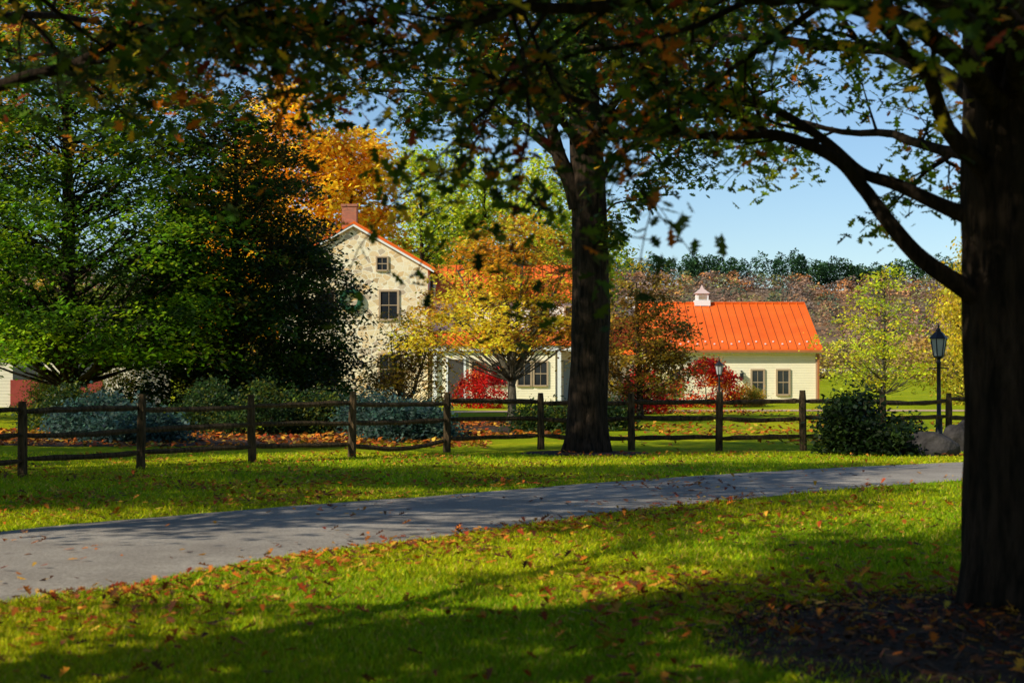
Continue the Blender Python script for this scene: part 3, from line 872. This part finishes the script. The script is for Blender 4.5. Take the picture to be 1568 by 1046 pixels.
# ------------------------------------------------------------------ fence
M_RAIL = bark_mat('weathered_rail', (0.03, 0.020, 0.013), (0.28, 0.17, 0.085), 9)
def fence():
    root = empty('split_rail_fence')
    P = [(-11.2, 20.0), (-9.1, 23.6), (-7.5, 26.2), (-6.15, 28.3), (-4.62, 30.4), (-3.02, 32.2), (-1.3, 34.2), (0.6, 35.4), (2.45, 35.0), (4.2, 34.7), (5.95, 34.9), (7.7, 35.4), (9.3, 36.4), (10.9, 37.6), (12.6, 38.8), (14.4, 40), (16.4, 41), (18.5, 42)]
    pr = random.Random(3)
    tb = TB()
    for i, (x, y) in enumerate(P):
        h = 1.19 + pr.uniform(-.05, .05)
        lx_, ly_ = pr.uniform(-.03, .03), pr.uniform(-.02, .02)
        pts = []
        rad = []
        for k in range(8):
            t = k / 7
            pts.append(Vector((x + lx_ * t + pr.uniform(-.004, .004), y + ly_ * t, -0.1 + (h + 0.1) * t)))
            rad.append(0.08 * (1 - 0.1 * t) * pr.uniform(.94, 1.06) * (0.8 if k == 7 else 1))
        tb.tube(pts, rad, 7)
    for i in range(len(P) - 1):
        a = P[i]
        b = P[i + 1]
        for z in (0.27, 0.64, 1.0):
            n = 9
            pts = []
            rad = []
            z0 = z + pr.uniform(-.035, .035)
            z1 = z + pr.uniform(-.035, .035)
            sag = pr.uniform(-0.02, 0.045)
            if i == 5 and z < 0.3:
                sag = 0.14
            off = Vector((0, -0.02, 0)) if i % 2 else Vector((0, 0.02, 0))
            for k in range(n):
                t = k / (n - 1)
                pts.append(Vector((a[0] + (b[0] - a[0]) * (t * 1.04 - .02), a[1] + (b[1] - a[1]) * (t * 1.04 - .02), z0 + (z1 - z0) * t - sag * math.sin(math.pi * t) + pr.uniform(-.008, .008))) + off)
                rad.append(0.05 * pr.uniform(.85, 1.15) * (0.55 if k in (0, n - 1) else 1))
            tb.tube(pts, rad, 6)
    o = tb.build('posts_and_rails', M_RAIL, root)
    o.data.polygons.foreach_set('use_smooth', [False] * len(o.data.polygons))
fence()

def boulder(name, loc, s, seed):
    import bmesh
    bm = bmesh.new()
    bmesh.ops.create_icosphere(bm, subdivisions=4, radius=1)
    for v in bm.verts:
        n1 = noise.noise(v.co * 1.1 + Vector((seed, 0, 0)))
        n2 = noise.noise(v.co * 3.5 + Vector((seed, 3, 0)))
        v.co *= 1 + 0.35 * n1 + 0.08 * n2
        v.co = Vector((v.co.x * s[0], v.co.y * s[1], v.co.z * s[2]))
    me = bpy.data.meshes.new(name)
    bm.to_mesh(me)
    me.materials.append(simple_mat('granite', (0.02, 0.018, 0.018), (0.08, 0.07, 0.065), 3, 0.9, 0.6, spec=0.1))
    o = bpy.data.objects.new(name, me)
    o.location = loc
    link(o)
boulder('boulder', (8.0, 33.0, 0.12), (0.6, 0.4, 0.36), 2)
boulder('boulder', (8.95, 34.2, 0.12), (0.4, 0.4, 0.46), 5)

# ------------------------------------------------------------------ buildings
def box(name, x0, x1, y0, y1, z0, z1, mat, parent):
    V = [(x0, y0, z0), (x1, y0, z0), (x1, y1, z0), (x0, y1, z0), (x0, y0, z1), (x1, y0, z1), (x1, y1, z1), (x0, y1, z1)]
    F = [(0, 3, 2, 1), (4, 5, 6, 7), (0, 1, 5, 4), (1, 2, 6, 5), (2, 3, 7, 6), (3, 0, 4, 7)]
    return mesh_obj(name, V, F, mat, parent)

def siding_mat(name, c, lap=0.13):
    m, nt, bs, out = new_mat(name)
    v = coords(nt)
    sep = nt.nodes.new('ShaderNodeSeparateXYZ')
    nt.links.new(v, sep.inputs[0])
    d = nt.nodes.new('ShaderNodeMath')
    d.operation = 'DIVIDE'
    d.inputs[1].default_value = lap
    nt.links.new(sep.outputs['Z'], d.inputs[0])
    f = nt.nodes.new('ShaderNodeMath')
    f.operation = 'FRACT'
    nt.links.new(d.outputs[0], f.inputs[0])
    inv = nt.nodes.new('ShaderNodeMath')
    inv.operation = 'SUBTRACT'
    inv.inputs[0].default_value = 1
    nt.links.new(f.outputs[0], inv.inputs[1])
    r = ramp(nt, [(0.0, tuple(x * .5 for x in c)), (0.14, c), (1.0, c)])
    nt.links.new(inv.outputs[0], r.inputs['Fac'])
    n = noise_tex(nt, v, 2.0, 5)
    mr = nt.nodes.new('ShaderNodeMapRange')
    mr.inputs['To Min'].default_value = 0.88
    mr.inputs['To Max'].default_value = 1.08
    nt.links.new(n.outputs['Fac'], mr.inputs['Value'])
    sc = nt.nodes.new('ShaderNodeVectorMath')
    sc.operation = 'SCALE'
    nt.links.new(r.outputs['Color'], sc.inputs[0])
    nt.links.new(mr.outputs['Result'], sc.inputs['Scale'])
    nt.links.new(sc.outputs['Vector'], bs.inputs['Base Color'])
    b = nt.nodes.new('ShaderNodeBump')
    b.inputs['Strength'].default_value = 0.4
    b.inputs['Distance'].default_value = 0.02
    nt.links.new(inv.outputs[0], b.inputs['Height'])
    nt.links.new(b.outputs['Normal'], bs.inputs['Normal'])
    bs.inputs['Roughness'].default_value = 0.6
    return m

def stone_mat():
    m, nt, bs, out = new_mat('fieldstone')
    v0 = coords(nt, (1, 1, 1.35))
    nz = noise_tex(nt, v0, 2.2, 3)
    add = nt.nodes.new('ShaderNodeMixRGB')
    add.blend_type = 'ADD'
    add.inputs[0].default_value = 0.22
    nt.links.new(v0, add.inputs[1])
    nt.links.new(nz.outputs['Color'], add.inputs[2])
    vo = nt.nodes.new('ShaderNodeTexVoronoi')
    vo.inputs['Scale'].default_value = 2.9
    nt.links.new(add.outputs[0], vo.inputs['Vector'])
    ve = nt.nodes.new('ShaderNodeTexVoronoi')
    ve.feature = 'DISTANCE_TO_EDGE'
    ve.inputs['Scale'].default_value = 2.9
    nt.links.new(add.outputs[0], ve.inputs['Vector'])
    sep = nt.nodes.new('ShaderNodeSeparateColor')
    nt.links.new(vo.outputs['Color'], sep.inputs[0])
    r = ramp(nt, [(0.0, (0.50, 0.34, 0.17)), (0.15, (0.78, 0.60, 0.34)), (0.4, (0.90, 0.78, 0.54)), (0.6, (0.70, 0.44, 0.18)), (0.8, (0.88, 0.75, 0.52)), (0.93, (0.50, 0.38, 0.26)), (1.0, (0.50, 0.38, 0.26))])
    nt.links.new(sep.outputs[0], r.inputs['Fac'])
    n2 = noise_tex(nt, v0, 14, 4)
    mr = nt.nodes.new('ShaderNodeMapRange')
    mr.inputs['To Min'].default_value = 0.75
    mr.inputs['To Max'].default_value = 1.25
    nt.links.new(n2.outputs['Fac'], mr.inputs['Value'])
    sc = nt.nodes.new('ShaderNodeVectorMath')
    sc.operation = 'SCALE'
    nt.links.new(r.outputs['Color'], sc.inputs[0])
    nt.links.new(mr.outputs['Result'], sc.inputs['Scale'])
    e = ramp(nt, [(0.02, (1, 1, 1)), (0.07, (0, 0, 0))])
    nt.links.new(ve.outputs['Distance'], e.inputs['Fac'])
    mx = nt.nodes.new('ShaderNodeMix')
    mx.data_type = 'RGBA'
    nt.links.new(e.outputs['Color'], mx.inputs[0])
    nt.links.new(sc.outputs['Vector'], mx.inputs[6])
    mx.inputs[7].default_value = (0.88, 0.80, 0.62, 1)
    nt.links.new(mx.outputs[2], bs.inputs['Base Color'])
    b = nt.nodes.new('ShaderNodeBump')
    b.inputs['Strength'].default_value = 0.3
    b.inputs['Distance'].default_value = 0.02
    nt.links.new(ve.outputs['Distance'], b.inputs['Height'])
    nt.links.new(b.outputs['Normal'], bs.inputs['Normal'])
    bs.inputs['Roughness'].default_value = 0.9
    return m

def brick_mat():
    m, nt, bs, out = new_mat('brick')
    v = coords(nt)
    mp = v.node
    mp.inputs['Rotation'].default_value = (math.radians(90), 0, 0)
    bt = nt.nodes.new('ShaderNodeTexBrick')
    bt.inputs['Scale'].default_value = 4.5
    bt.inputs['Color1'].default_value = (0.50, 0.13, 0.05, 1)
    bt.inputs['Color2'].default_value = (0.30, 0.07, 0.03, 1)
    bt.inputs['Mortar'].default_value = (0.40, 0.32, 0.25, 1)
    nt.links.new(v, bt.inputs['Vector'])
    nt.links.new(bt.outputs['Color'], bs.inputs['Base Color'])
    bs.inputs['Roughness'].default_value = 0.9
    return m

M_STONE = stone_mat()
M_BRICK = brick_mat()
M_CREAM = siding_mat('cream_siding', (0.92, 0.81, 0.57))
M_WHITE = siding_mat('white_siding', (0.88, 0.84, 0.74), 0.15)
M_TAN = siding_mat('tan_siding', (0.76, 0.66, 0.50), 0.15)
M_TRIM = simple_mat('tan_trim', (0.40, 0.28, 0.17), (0.46, 0.33, 0.21), 3, 0.6, 0)
M_WTRIM = simple_mat('white_trim', (0.80, 0.79, 0.75), (0.86, 0.84, 0.81), 3, 0.5, 0)
M_DARKTRIM = simple_mat('dark_trim', (0.06, 0.05, 0.045), (0.08, 0.07, 0.06), 3, 0.5, 0)
M_GLASS = simple_mat('window_glass', (0.012, 0.014, 0.018), (0.03, 0.034, 0.04), 1.5, 0.08, 0, spec=0.6)
M_ROOF = simple_mat('red_metal_roof', (0.76, 0.115, 0.012), (0.90, 0.165, 0.020), 0.6, 0.5, 0.0, spec=0.2)
M_COPPER = simple_mat('copper_gutter', (0.36, 0.12, 0.04), (0.46, 0.17, 0.06), 4, 0.5, 0)
M_IRON = simple_mat('black_iron', (0.010, 0.010, 0.011), (0.022, 0.022, 0.022), 10, 0.45, 0.1)
M_REDP = simple_mat('red_painted_wood', (0.24, 0.03, 0.02), (0.32, 0.045, 0.03), 3, 0.7, 0)
M_SHINGLE = simple_mat('brown_shingle', (0.07, 0.05, 0.04), (0.13, 0.09, 0.07), 8, 0.9, 0.3)
M_GREENW = simple_mat('wreath_green', (0.01, 0.06, 0.025), (0.02, 0.11, 0.05), 20, 0.8, 0.6)

def window(parent, xc, z0, z1, wd, y, cols=2, rows=2, frame=M_TRIM, fw=0.09, sash=M_TRIM):
    x0, x1 = xc - wd / 2, xc + wd / 2
    box('window_glass', x0, x1, y - 0.025, y - 0.003, z0, z1, M_GLASS, parent)
    box('window_frame_left', x0 - fw, x0, y - 0.08, y - 0.003, z0 - fw, z1 + fw, frame, parent)
    box('window_frame_right', x1, x1 + fw, y - 0.08, y - 0.003, z0 - fw, z1 + fw, frame, parent)
    box('window_head', x0, x1, y - 0.08, y - 0.003, z1, z1 + fw, frame, parent)
    box('window_sill', x0, x1, y - 0.11, y - 0.003, z0 - fw, z0, frame, parent)
    zm = (z0 + z1) / 2
    box('meeting_rail', x0, x1, y - 0.05, y - 0.027, zm - 0.022, zm + 0.022, sash, parent)
    for c in range(1, cols):
        xx = x0 + wd * c / cols
        box('muntin', xx - 0.010, xx + 0.010, y - 0.045, y - 0.028, z0, zm - 0.025, sash, parent)
        box('muntin', xx - 0.010, xx + 0.010, y - 0.045, y - 0.028, zm + 0.025, z1, sash, parent)

def slab(name, A, B, C, D, th, mat, parent):
    P = [Vector(p) for p in (A, B, C, D)]
    V = P + [p - Vector((0, 0, th)) for p in P]
    F = [(0, 1, 2, 3), (7, 6, 5, 4), (0, 4, 5, 1), (1, 5, 6, 2), (2, 6, 7, 3), (3, 7, 4, 0)]
    return mesh_obj(name, V, F, mat, parent)

def seams(parent, A, B, C, D, n, mat, h=0.05, wdt=0.022):
    A, B, C, D = map(Vector, (A, B, C, D))
    nrm = (B - A).cross(D - A).normalized()
    if nrm.z < 0:
        nrm = -nrm
    along = (B - A).normalized()
    V = []
    F = []
    for i in range(n + 1):
        t = i / n
        p = A.lerp(B, t)
        q = D.lerp(C, t)
        b = len(V)
        for s in (p, q):
            V += [s - along * wdt + nrm * 0.002, s + along * wdt + nrm * 0.002, s + along * wdt + nrm * h, s - along * wdt + nrm * h]
        F += [(b, b + 1, b + 5, b + 4), (b + 1, b + 2, b + 6, b + 5), (b + 2, b + 3, b + 7, b + 6), (b + 3, b, b + 4, b + 7), (b, b + 3, b + 2, b + 1), (b + 4, b + 5, b + 6, b + 7)]
    mesh_obj('roof_seams', V, F, mat, parent)

def annex():
    r = empty('cream_cottage')
    y0, y1 = 88.0, 98.0
    x0, x1 = 6.9, 15.75
    ez, rz = 2.85, 5.35
    ym = (y0 + y1) / 2
    V = [(x0, y0, 0), (x1, y0, 0), (x1, y1, 0), (x0, y1, 0), (x0, y0, ez), (x1, y0, ez), (x1, y1, ez), (x0, y1, ez), (x0, ym, rz - .12), (x1, ym, rz - .12)]
    F = [(0, 1, 5, 4), (1, 2, 6, 9, 5), (2, 3, 7, 6), (3, 0, 4, 8, 7)]
    mesh_obj('walls', V, F, M_CREAM, r)
    ox = 0.18
    A = (x0 - ox, y0 - .35, ez - .06)
    B = (x1 + ox, y0 - .35, ez - .06)
    C = (x1 + ox, ym, rz)
    D = (x0 - ox, ym, rz)
    slab('roof_front', A, B, C, D, 0.1, M_ROOF, r)
    A2 = (x0 - ox, y1 + .35, ez - .06)
    B2 = (x1 + ox, y1 + .35, ez - .06)
    slab('roof_back', B2, A2, D, C, 0.1, M_ROOF, r)
    seams(r, A, B, C, D, 21, M_ROOF)
    box('ridge_cap', x0 - ox, x1 + ox, ym - .1, ym + .1, rz + 0.004, rz + .07, M_ROOF, r)
    sv = Vector(D) - Vector(A)
    for i in range(21):
        for fr in (0.08, 0.13):
            if (i + int(fr * 100)) % 2:
                continue
            x = A[0] + (B[0] - A[0]) * (i + .5) / 21
            yy = A[1] + sv.y * fr
            zz = A[2] + sv.z * fr
            box('snow_guard', x - .04, x + .04, yy - .02, yy + .02, zz + 0.03, zz + .10, M_WTRIM, r)
    box('fascia', x0 - ox, x1 + ox, y0 - .33, y0 - .29, ez - .30, ez - .165, M_WTRIM, r)
    box('gutter', x0 - ox, x1 + ox, y0 - .46, y0 - .352, ez - .24, ez - .12, M_COPPER, r)
    box('frieze', x0 + .1, x1 - .1, y0 - .04, y0 - .003, ez - .34, ez - .1, M_WTRIM, r)
    box('corner_board_right', x1 - .10, x1 + .05, y0 - .05, y0 - .004, 0.15, ez - .1, M_TRIM, r)
    box('corner_board_left', x0 - .05, x0 + .1, y0 - .05, y0 - .004, 0.15, ez - .1, M_TRIM, r)
    box('downspout', x1 - .02, x1 + .07, y0 - .15, y0 - .054, 0.1, ez - .2, M_COPPER, r)
    box('foundation', x0 - .03, x1 + .03, y0 - .06, y0 - .004, 0, 0.15, M_STONE, r)
    for xc in (12.66, 13.97, 8.4):
        window(r, xc, 0.48, 1.68, 0.56, y0, 2, 2)
    box('lantern_bracket', 11.78, 11.86, y0 - .14, y0 - .004, 1.62, 1.68, M_IRON, r)
    box('lantern_body', 11.73, 11.91, y0 - .26, y0 - .1, 1.22, 1.56, M_IRON, r)
    cxx = 10.35
    box('cupola_base', cxx - .42, cxx + .42, ym - .42, ym + .42, rz - .15, rz + .16, M_WTRIM, r)
    box('cupola_body', cxx - .33, cxx + .33, ym - .33, ym + .33, rz + .16, rz + .52, M_WTRIM, r)
    for k in range(4):
        box('cupola_louver', cxx - .22, cxx + .22, ym - .36, ym - .334, rz + .2 + k * .075, rz + .235 + k * .075, M_TRIM, r)
    zt = rz + .52
    V = [(cxx - .42, ym - .42, zt), (cxx + .42, ym - .42, zt), (cxx + .42, ym + .42, zt), (cxx - .42, ym + .42, zt), (cxx - .1, ym - .1, zt + .27), (cxx + .1, ym - .1, zt + .27), (cxx + .1, ym + .1, zt + .27), (cxx - .1, ym + .1, zt + .27), (cxx, ym, zt + .5)]
    F = [(0, 3, 2, 1), (0, 1, 5, 4), (1, 2, 6, 5), (2, 3, 7, 6), (3, 0, 4, 7), (4, 5, 8), (5, 6, 8), (6, 7, 8), (7, 4, 8)]
    mesh_obj('cupola_roof', V, F, simple_mat('cupola_roof', (0.6, 0.42, 0.38), (0.68, 0.5, 0.45), 3, .6, 0), r)
annex()

def farmhouse():
    r = empty('stone_farmhouse')
    y0 = 88.0
    y1 = 98.5
    xa, xb = -12.0, -4.35
    xm = -8.18
    ez, rz = 7.0, 9.2
    V = [(xa, y0, 0), (xb, y0, 0), (xb, y0, ez), (xm, y0, rz), (xa, y0, ez), (xa, y1, 0), (xb, y1, 0), (xb, y1, ez), (xm, y1, rz), (xa, y1, ez)]
    F = [(0, 1, 2, 3, 4), (1, 6, 7, 2), (6, 5, 9, 8, 7), (5, 0, 4, 9)]
    mesh_obj('stone_walls', V, F, M_STONE, r)
    o = 0.28
    sl = (rz - ez) / (xb - xm)
    def P(x, y, dz=0.14):
        return (x, y, rz - sl * abs(x - xm) + dz)
    slab('roof_right', P(xb + .35, y0 - o), P(xb + .35, y1 + o), P(xm, y1 + o), P(xm, y0 - o), 0.10, M_ROOF, r)
    slab('roof_left', P(xa - .35, y1 + o), P(xa - .35, y0 - o), P(xm, y0 - o), P(xm, y1 + o), 0.10, M_ROOF, r)
    seams(r, P(xb + .35, y0 - o), P(xb + .35, y1 + o), P(xm, y1 + o), P(xm, y0 - o), 22, M_ROOF)
    for (a, b) in ((xm, xb + .33), (xa - .33, xm)):
        A = Vector(P(a, y0 - o + .03, 0.035))
        B = Vector(P(b, y0 - o + .03, 0.035))
        V = [A, B, B - Vector((0, 0, .12)), A - Vector((0, 0, .12))]
        V += [v + Vector((0, .04, 0)) for v in V]
        mesh_obj('rake_board', V, [(0, 3, 2, 1), (4, 5, 6, 7), (0, 1, 5, 4), (3, 7, 6, 2), (1, 2, 6, 5), (0, 4, 7, 3)], M_WTRIM, r)
    cxx = -8.45
    box('chimney', cxx - .38, cxx + .38, y0 + .4, y0 + 1.2, rz - .4, rz + 1.0, M_BRICK, r)
    box('chimney_cap', cxx - .43, cxx + .43, y0 + .35, y0 + 1.25, rz + 1.0, rz + 1.12, M_BRICK, r)
    window(r, -6.7, 6.88, 7.5, 0.5, y0, 2, 2, M_TRIM, 0.08)
    window(r, -6.35, 4.35, 5.75, 0.85, y0, 2, 2, M_TRIM, 0.1)
    window(r, -9.6, 4.35, 5.75, 0.85, y0, 2, 2, M_TRIM, 0.1)
    window(r, -6.35, 1.0, 2.5, 0.9, y0, 2, 2, M_TRIM, 0.1)
    window(r, -9.6, 1.0, 2.5, 0.9, y0, 2, 2, M_TRIM, 0.1)
    tb = TB()
    wx, wz, R = -8.3, 5.3, 0.48
    ring = [Vector((wx + R * math.cos(t), y0 - .12, wz + R * math.sin(t))) for t in [2 * math.pi * i / 28 for i in range(29)]]
    tb.tube(ring, [0.13 + 0.02 * random.random() for _ in ring], 8)
    tb.build('wreath', M_GREENW, r)
    wx0, wx1, wy0, wy1 = xb + .002, 4.2, 89.2, 96.2
    we, wr = 5.5, 7.3
    wm = (wy0 + wy1) / 2
    V = [(wx0, wy0, 0), (wx1, wy0, 0), (wx1, wy1, 0), (wx0, wy1, 0), (wx0, wy0, we), (wx1, wy0, we), (wx1, wy1, we), (wx0, wy1, we), (wx0, wm, wr), (wx1, wm, wr)]
    F = [(0, 1, 5, 4), (1, 2, 6, 9, 5), (2, 3, 7, 6), (3, 0, 4, 8, 7)]
    mesh_obj('wing_walls', V, F, M_WHITE, r)
    A, B, C, D = (wx0 + .36, wy0 - .3, we - .02), (wx1 + .2, wy0 - .3, we - .02), (wx1 + .2, wm, wr + .12), (wx0 + .36, wm, wr + .12)
    slab('wing_roof_front', A, B, C, D, 0.1, M_ROOF, r)
    seams(r, A, B, C, D, 18, M_ROOF)
    slab('wing_roof_back', (wx1 + .2, wy1 + .3, we - .02), (wx0 + .36, wy1 + .3, we - .02), D, C, 0.1, M_ROOF, r)
    for xc in (-2.6, -0.6, 1.4, 3.2):
        window(r, xc, 3.95, 5.0, 0.8, wy0, 2, 2, M_TRIM, .08)
    py = 86.6
    A, B, C, D = (wx0 + .01, py - .2, 3.05), (wx1 + .3, py - .2, 3.05), (wx1 + .3, wy0 - .003, 3.75), (wx0 + .01, wy0 - .003, 3.75)
    slab('porch_roof', A, B, C, D, 0.09, M_ROOF, r)
    seams(r, A, B, C, D, 19, M_ROOF)
    box('porch_beam', wx0 + .02, wx1 + .2, py - .1, py + .08, 2.68, 2.94, M_WTRIM, r)
    box('porch_room_wall', wx0 + .3, 2.2, py + .1, wy0 - .01, 0, 2.66, M_CREAM, r)
    for xc in (-1.72, -0.62, 0.62, 1.45):
        window(r, xc, 0.95, 2.1, 0.62, py + .1, 2, 2, M_TRIM, .08)
    box('door', -3.25, -2.45, py + .04, py + .097, 0.1, 2.25, M_DARKTRIM, r)
    box('door_frame_left', -3.36, -3.25, py + .0, py + .097, 0.1, 2.36, M_WTRIM, r)
    box('door_frame_right', -2.45, -2.34, py + .0, py + .097, 0.1, 2.36, M_WTRIM, r)
    for x in (-3.9, 2.4, 3.3, 4.1):
        box('porch_post', x - .09, x + .09, py - .08, py + .06, 0.0, 2.68, M_WTRIM, r)
    box('side_door', 2.7, 3.5, wy0 - .05, wy0 - .003, 0.1, 2.2, simple_mat('blue_grey_paint', (.25, .32, .4), (.3, .36, .44), 3, .5, 0), r)
    box('connector_wall', 4.205, 6.89, 90.5, 95, 0, 2.6, M_CREAM, r)
    slab('connector_roof', (4.41, 90.2, 2.6), (6.7, 90.2, 2.6), (6.7, 92.8, 4.6), (4.41, 92.8, 4.6), 0.08, M_ROOF, r)
    box('connector_chimney', 6.2, 6.7, 93, 93.6, 2.5, 5.7, M_WTRIM, r)
farmhouse()

def outbuilding():
    r = empty('farm_outbuilding')
    x0, x1, y0, y1 = -27, -17.0, 78, 85
    V = [(x0, y0, 0), (x1, y0, 0), (x1, y1, 0), (x0, y1, 0), (x0, y0, 2.7), (x1, y0, 2.7), (x1, y1, 2.7), (x0, y1, 2.7), (x0, 81.5, 4.6), (x1, 81.5, 4.6)]
    mesh_obj('walls', V, [(0, 1, 5, 4), (1, 2, 6, 9, 5), (2, 3, 7, 6), (3, 0, 4, 8, 7)], M_TAN, r)
    slab('roof_front', (x0 - .3, y0 - .4, 2.6), (x1 + .3, y0 - .4, 2.6), (x1 + .3, 81.5, 4.75), (x0 - .3, 81.5, 4.75), .1, M_SHINGLE, r)
    slab('roof_back', (x1 + .3, y1 + .4, 2.6), (x0 - .3, y1 + .4, 2.6), (x0 - .3, 81.5, 4.75), (x1 + .3, 81.5, 4.75), .1, M_SHINGLE, r)
    for i, x in enumerate((-25.6, -22.9, -20.2)):
        box('stable_door', x, x + 1.5, y0 - .07, y0 - .004, 0, 1.25, M_REDP, r)
        box('door_opening', x + .1, x + 1.4, y0 - .05, y0 - .004, 1.26, 2.1, M_GLASS, r)
        box('door_header', x - .1, x + 1.6, y0 - .08, y0 - .004, 2.1, 2.22, M_DARKTRIM, r)
outbuilding()

V = []
n = 30
for i in range(n + 1):
    x = -6 + 30 * i / n
    c = 69 + 2.0 * math.sin(x * 0.12)
    V += [(x, c - 1.5 + .2 * noise.noise(Vector((x, 0, 0))), 0.02), (x, c + 1.5, 0.02)]
mesh_obj('gravel_path', V, [(2 * i, 2 * i + 2, 2 * i + 3, 2 * i + 1) for i in range(n)], simple_mat('gravel', (0.50, 0.30, 0.13), (0.66, 0.48, 0.28), 12, .95, .4))

# ------------------------------------------------------------------ lamp posts
M_PANE = simple_mat('lantern_glass', (0.35, 0.36, 0.36), (0.45, 0.46, 0.46), 2, 0.15, 0, spec=0.6)
def lathe(name, prof, n, mat, parent, smooth=True, rot=0.0):
    V = []
    F = []
    for (rr, z) in prof:
        for k in range(n):
            t = 2 * math.pi * k / n + rot
            V.append((rr * math.cos(t), rr * math.sin(t), z))
    m = len(prof)
    for i in range(m - 1):
        for k in range(n):
            k2 = (k + 1) % n
            F.append((i * n + k, i * n + k2, (i + 1) * n + k2, (i + 1) * n + k))
    F.append(tuple(reversed(range(n))))
    F.append(tuple((m - 1) * n + k for k in range(n)))
    return mesh_obj(name, V, F, mat, parent, smooth)
def lamp(x, y, h=2.75, s=1.0):
    r = empty('street_lamp', (x, y, 0))
    hb = h - 0.88 * s
    lathe('post', [(0.12 * s, 0), (0.12 * s, .08), (0.09 * s, .12), (0.08 * s, .45), (0.095 * s, .48), (0.055 * s, .56), (0.048 * s, hb - .12), (0.06 * s, hb - .1), (0.06 * s, hb - .07), (0.04 * s, hb - .03), (0.05 * s, hb)], 14, M_IRON, r)
    tb = TB()
    tb.tube([Vector((-.24 * s, 0, hb - .22)), Vector((.24 * s, 0, hb - .22))], [.014 * s, .014 * s], 8)
    tb.build('ladder_bar', M_IRON, r)
    z = hb
    lathe('lantern_base', [(0.05 * s, z), (0.12 * s, z + .03 * s), (0.125 * s, z + .07 * s)], 6, M_IRON, r, False)
    lathe('lantern_panes', [(0.115 * s, z + .072 * s), (0.185 * s, z + .48 * s)], 6, M_PANE, r, False)
    tb = TB()
    for k in range(6):
        t = 2 * math.pi * k / 6
        tb.tube([Vector((.12 * s * math.cos(t), .12 * s * math.sin(t), z + .06 * s)), Vector((.192 * s * math.cos(t), .192 * s * math.sin(t), z + .49 * s))], [.014 * s, .014 * s], 6)
    tb.build('lantern_ribs', M_IRON, r)
    lathe('lantern_roof', [(0.23 * s, z + .485 * s), (0.22 * s, z + .51 * s), (0.10 * s, z + .64 * s), (0.06 * s, z + .66 * s), (0.06 * s, z + .71 * s), (0.035 * s, z + .74 * s)], 6, M_IRON, r, False)
    lathe('finial', [(0.012 * s, z + .741 * s), (0.03 * s, z + .78 * s), (0.012 * s, z + .82 * s), (0.003 * s, z + .9 * s)], 8, M_IRON, r)
lamp(10.3, 41.2, 2.8, 1.0)
lamp(8.5, 70, 2.2, 0.85)
lamp(-18.8, 68, 2.2, 0.85)
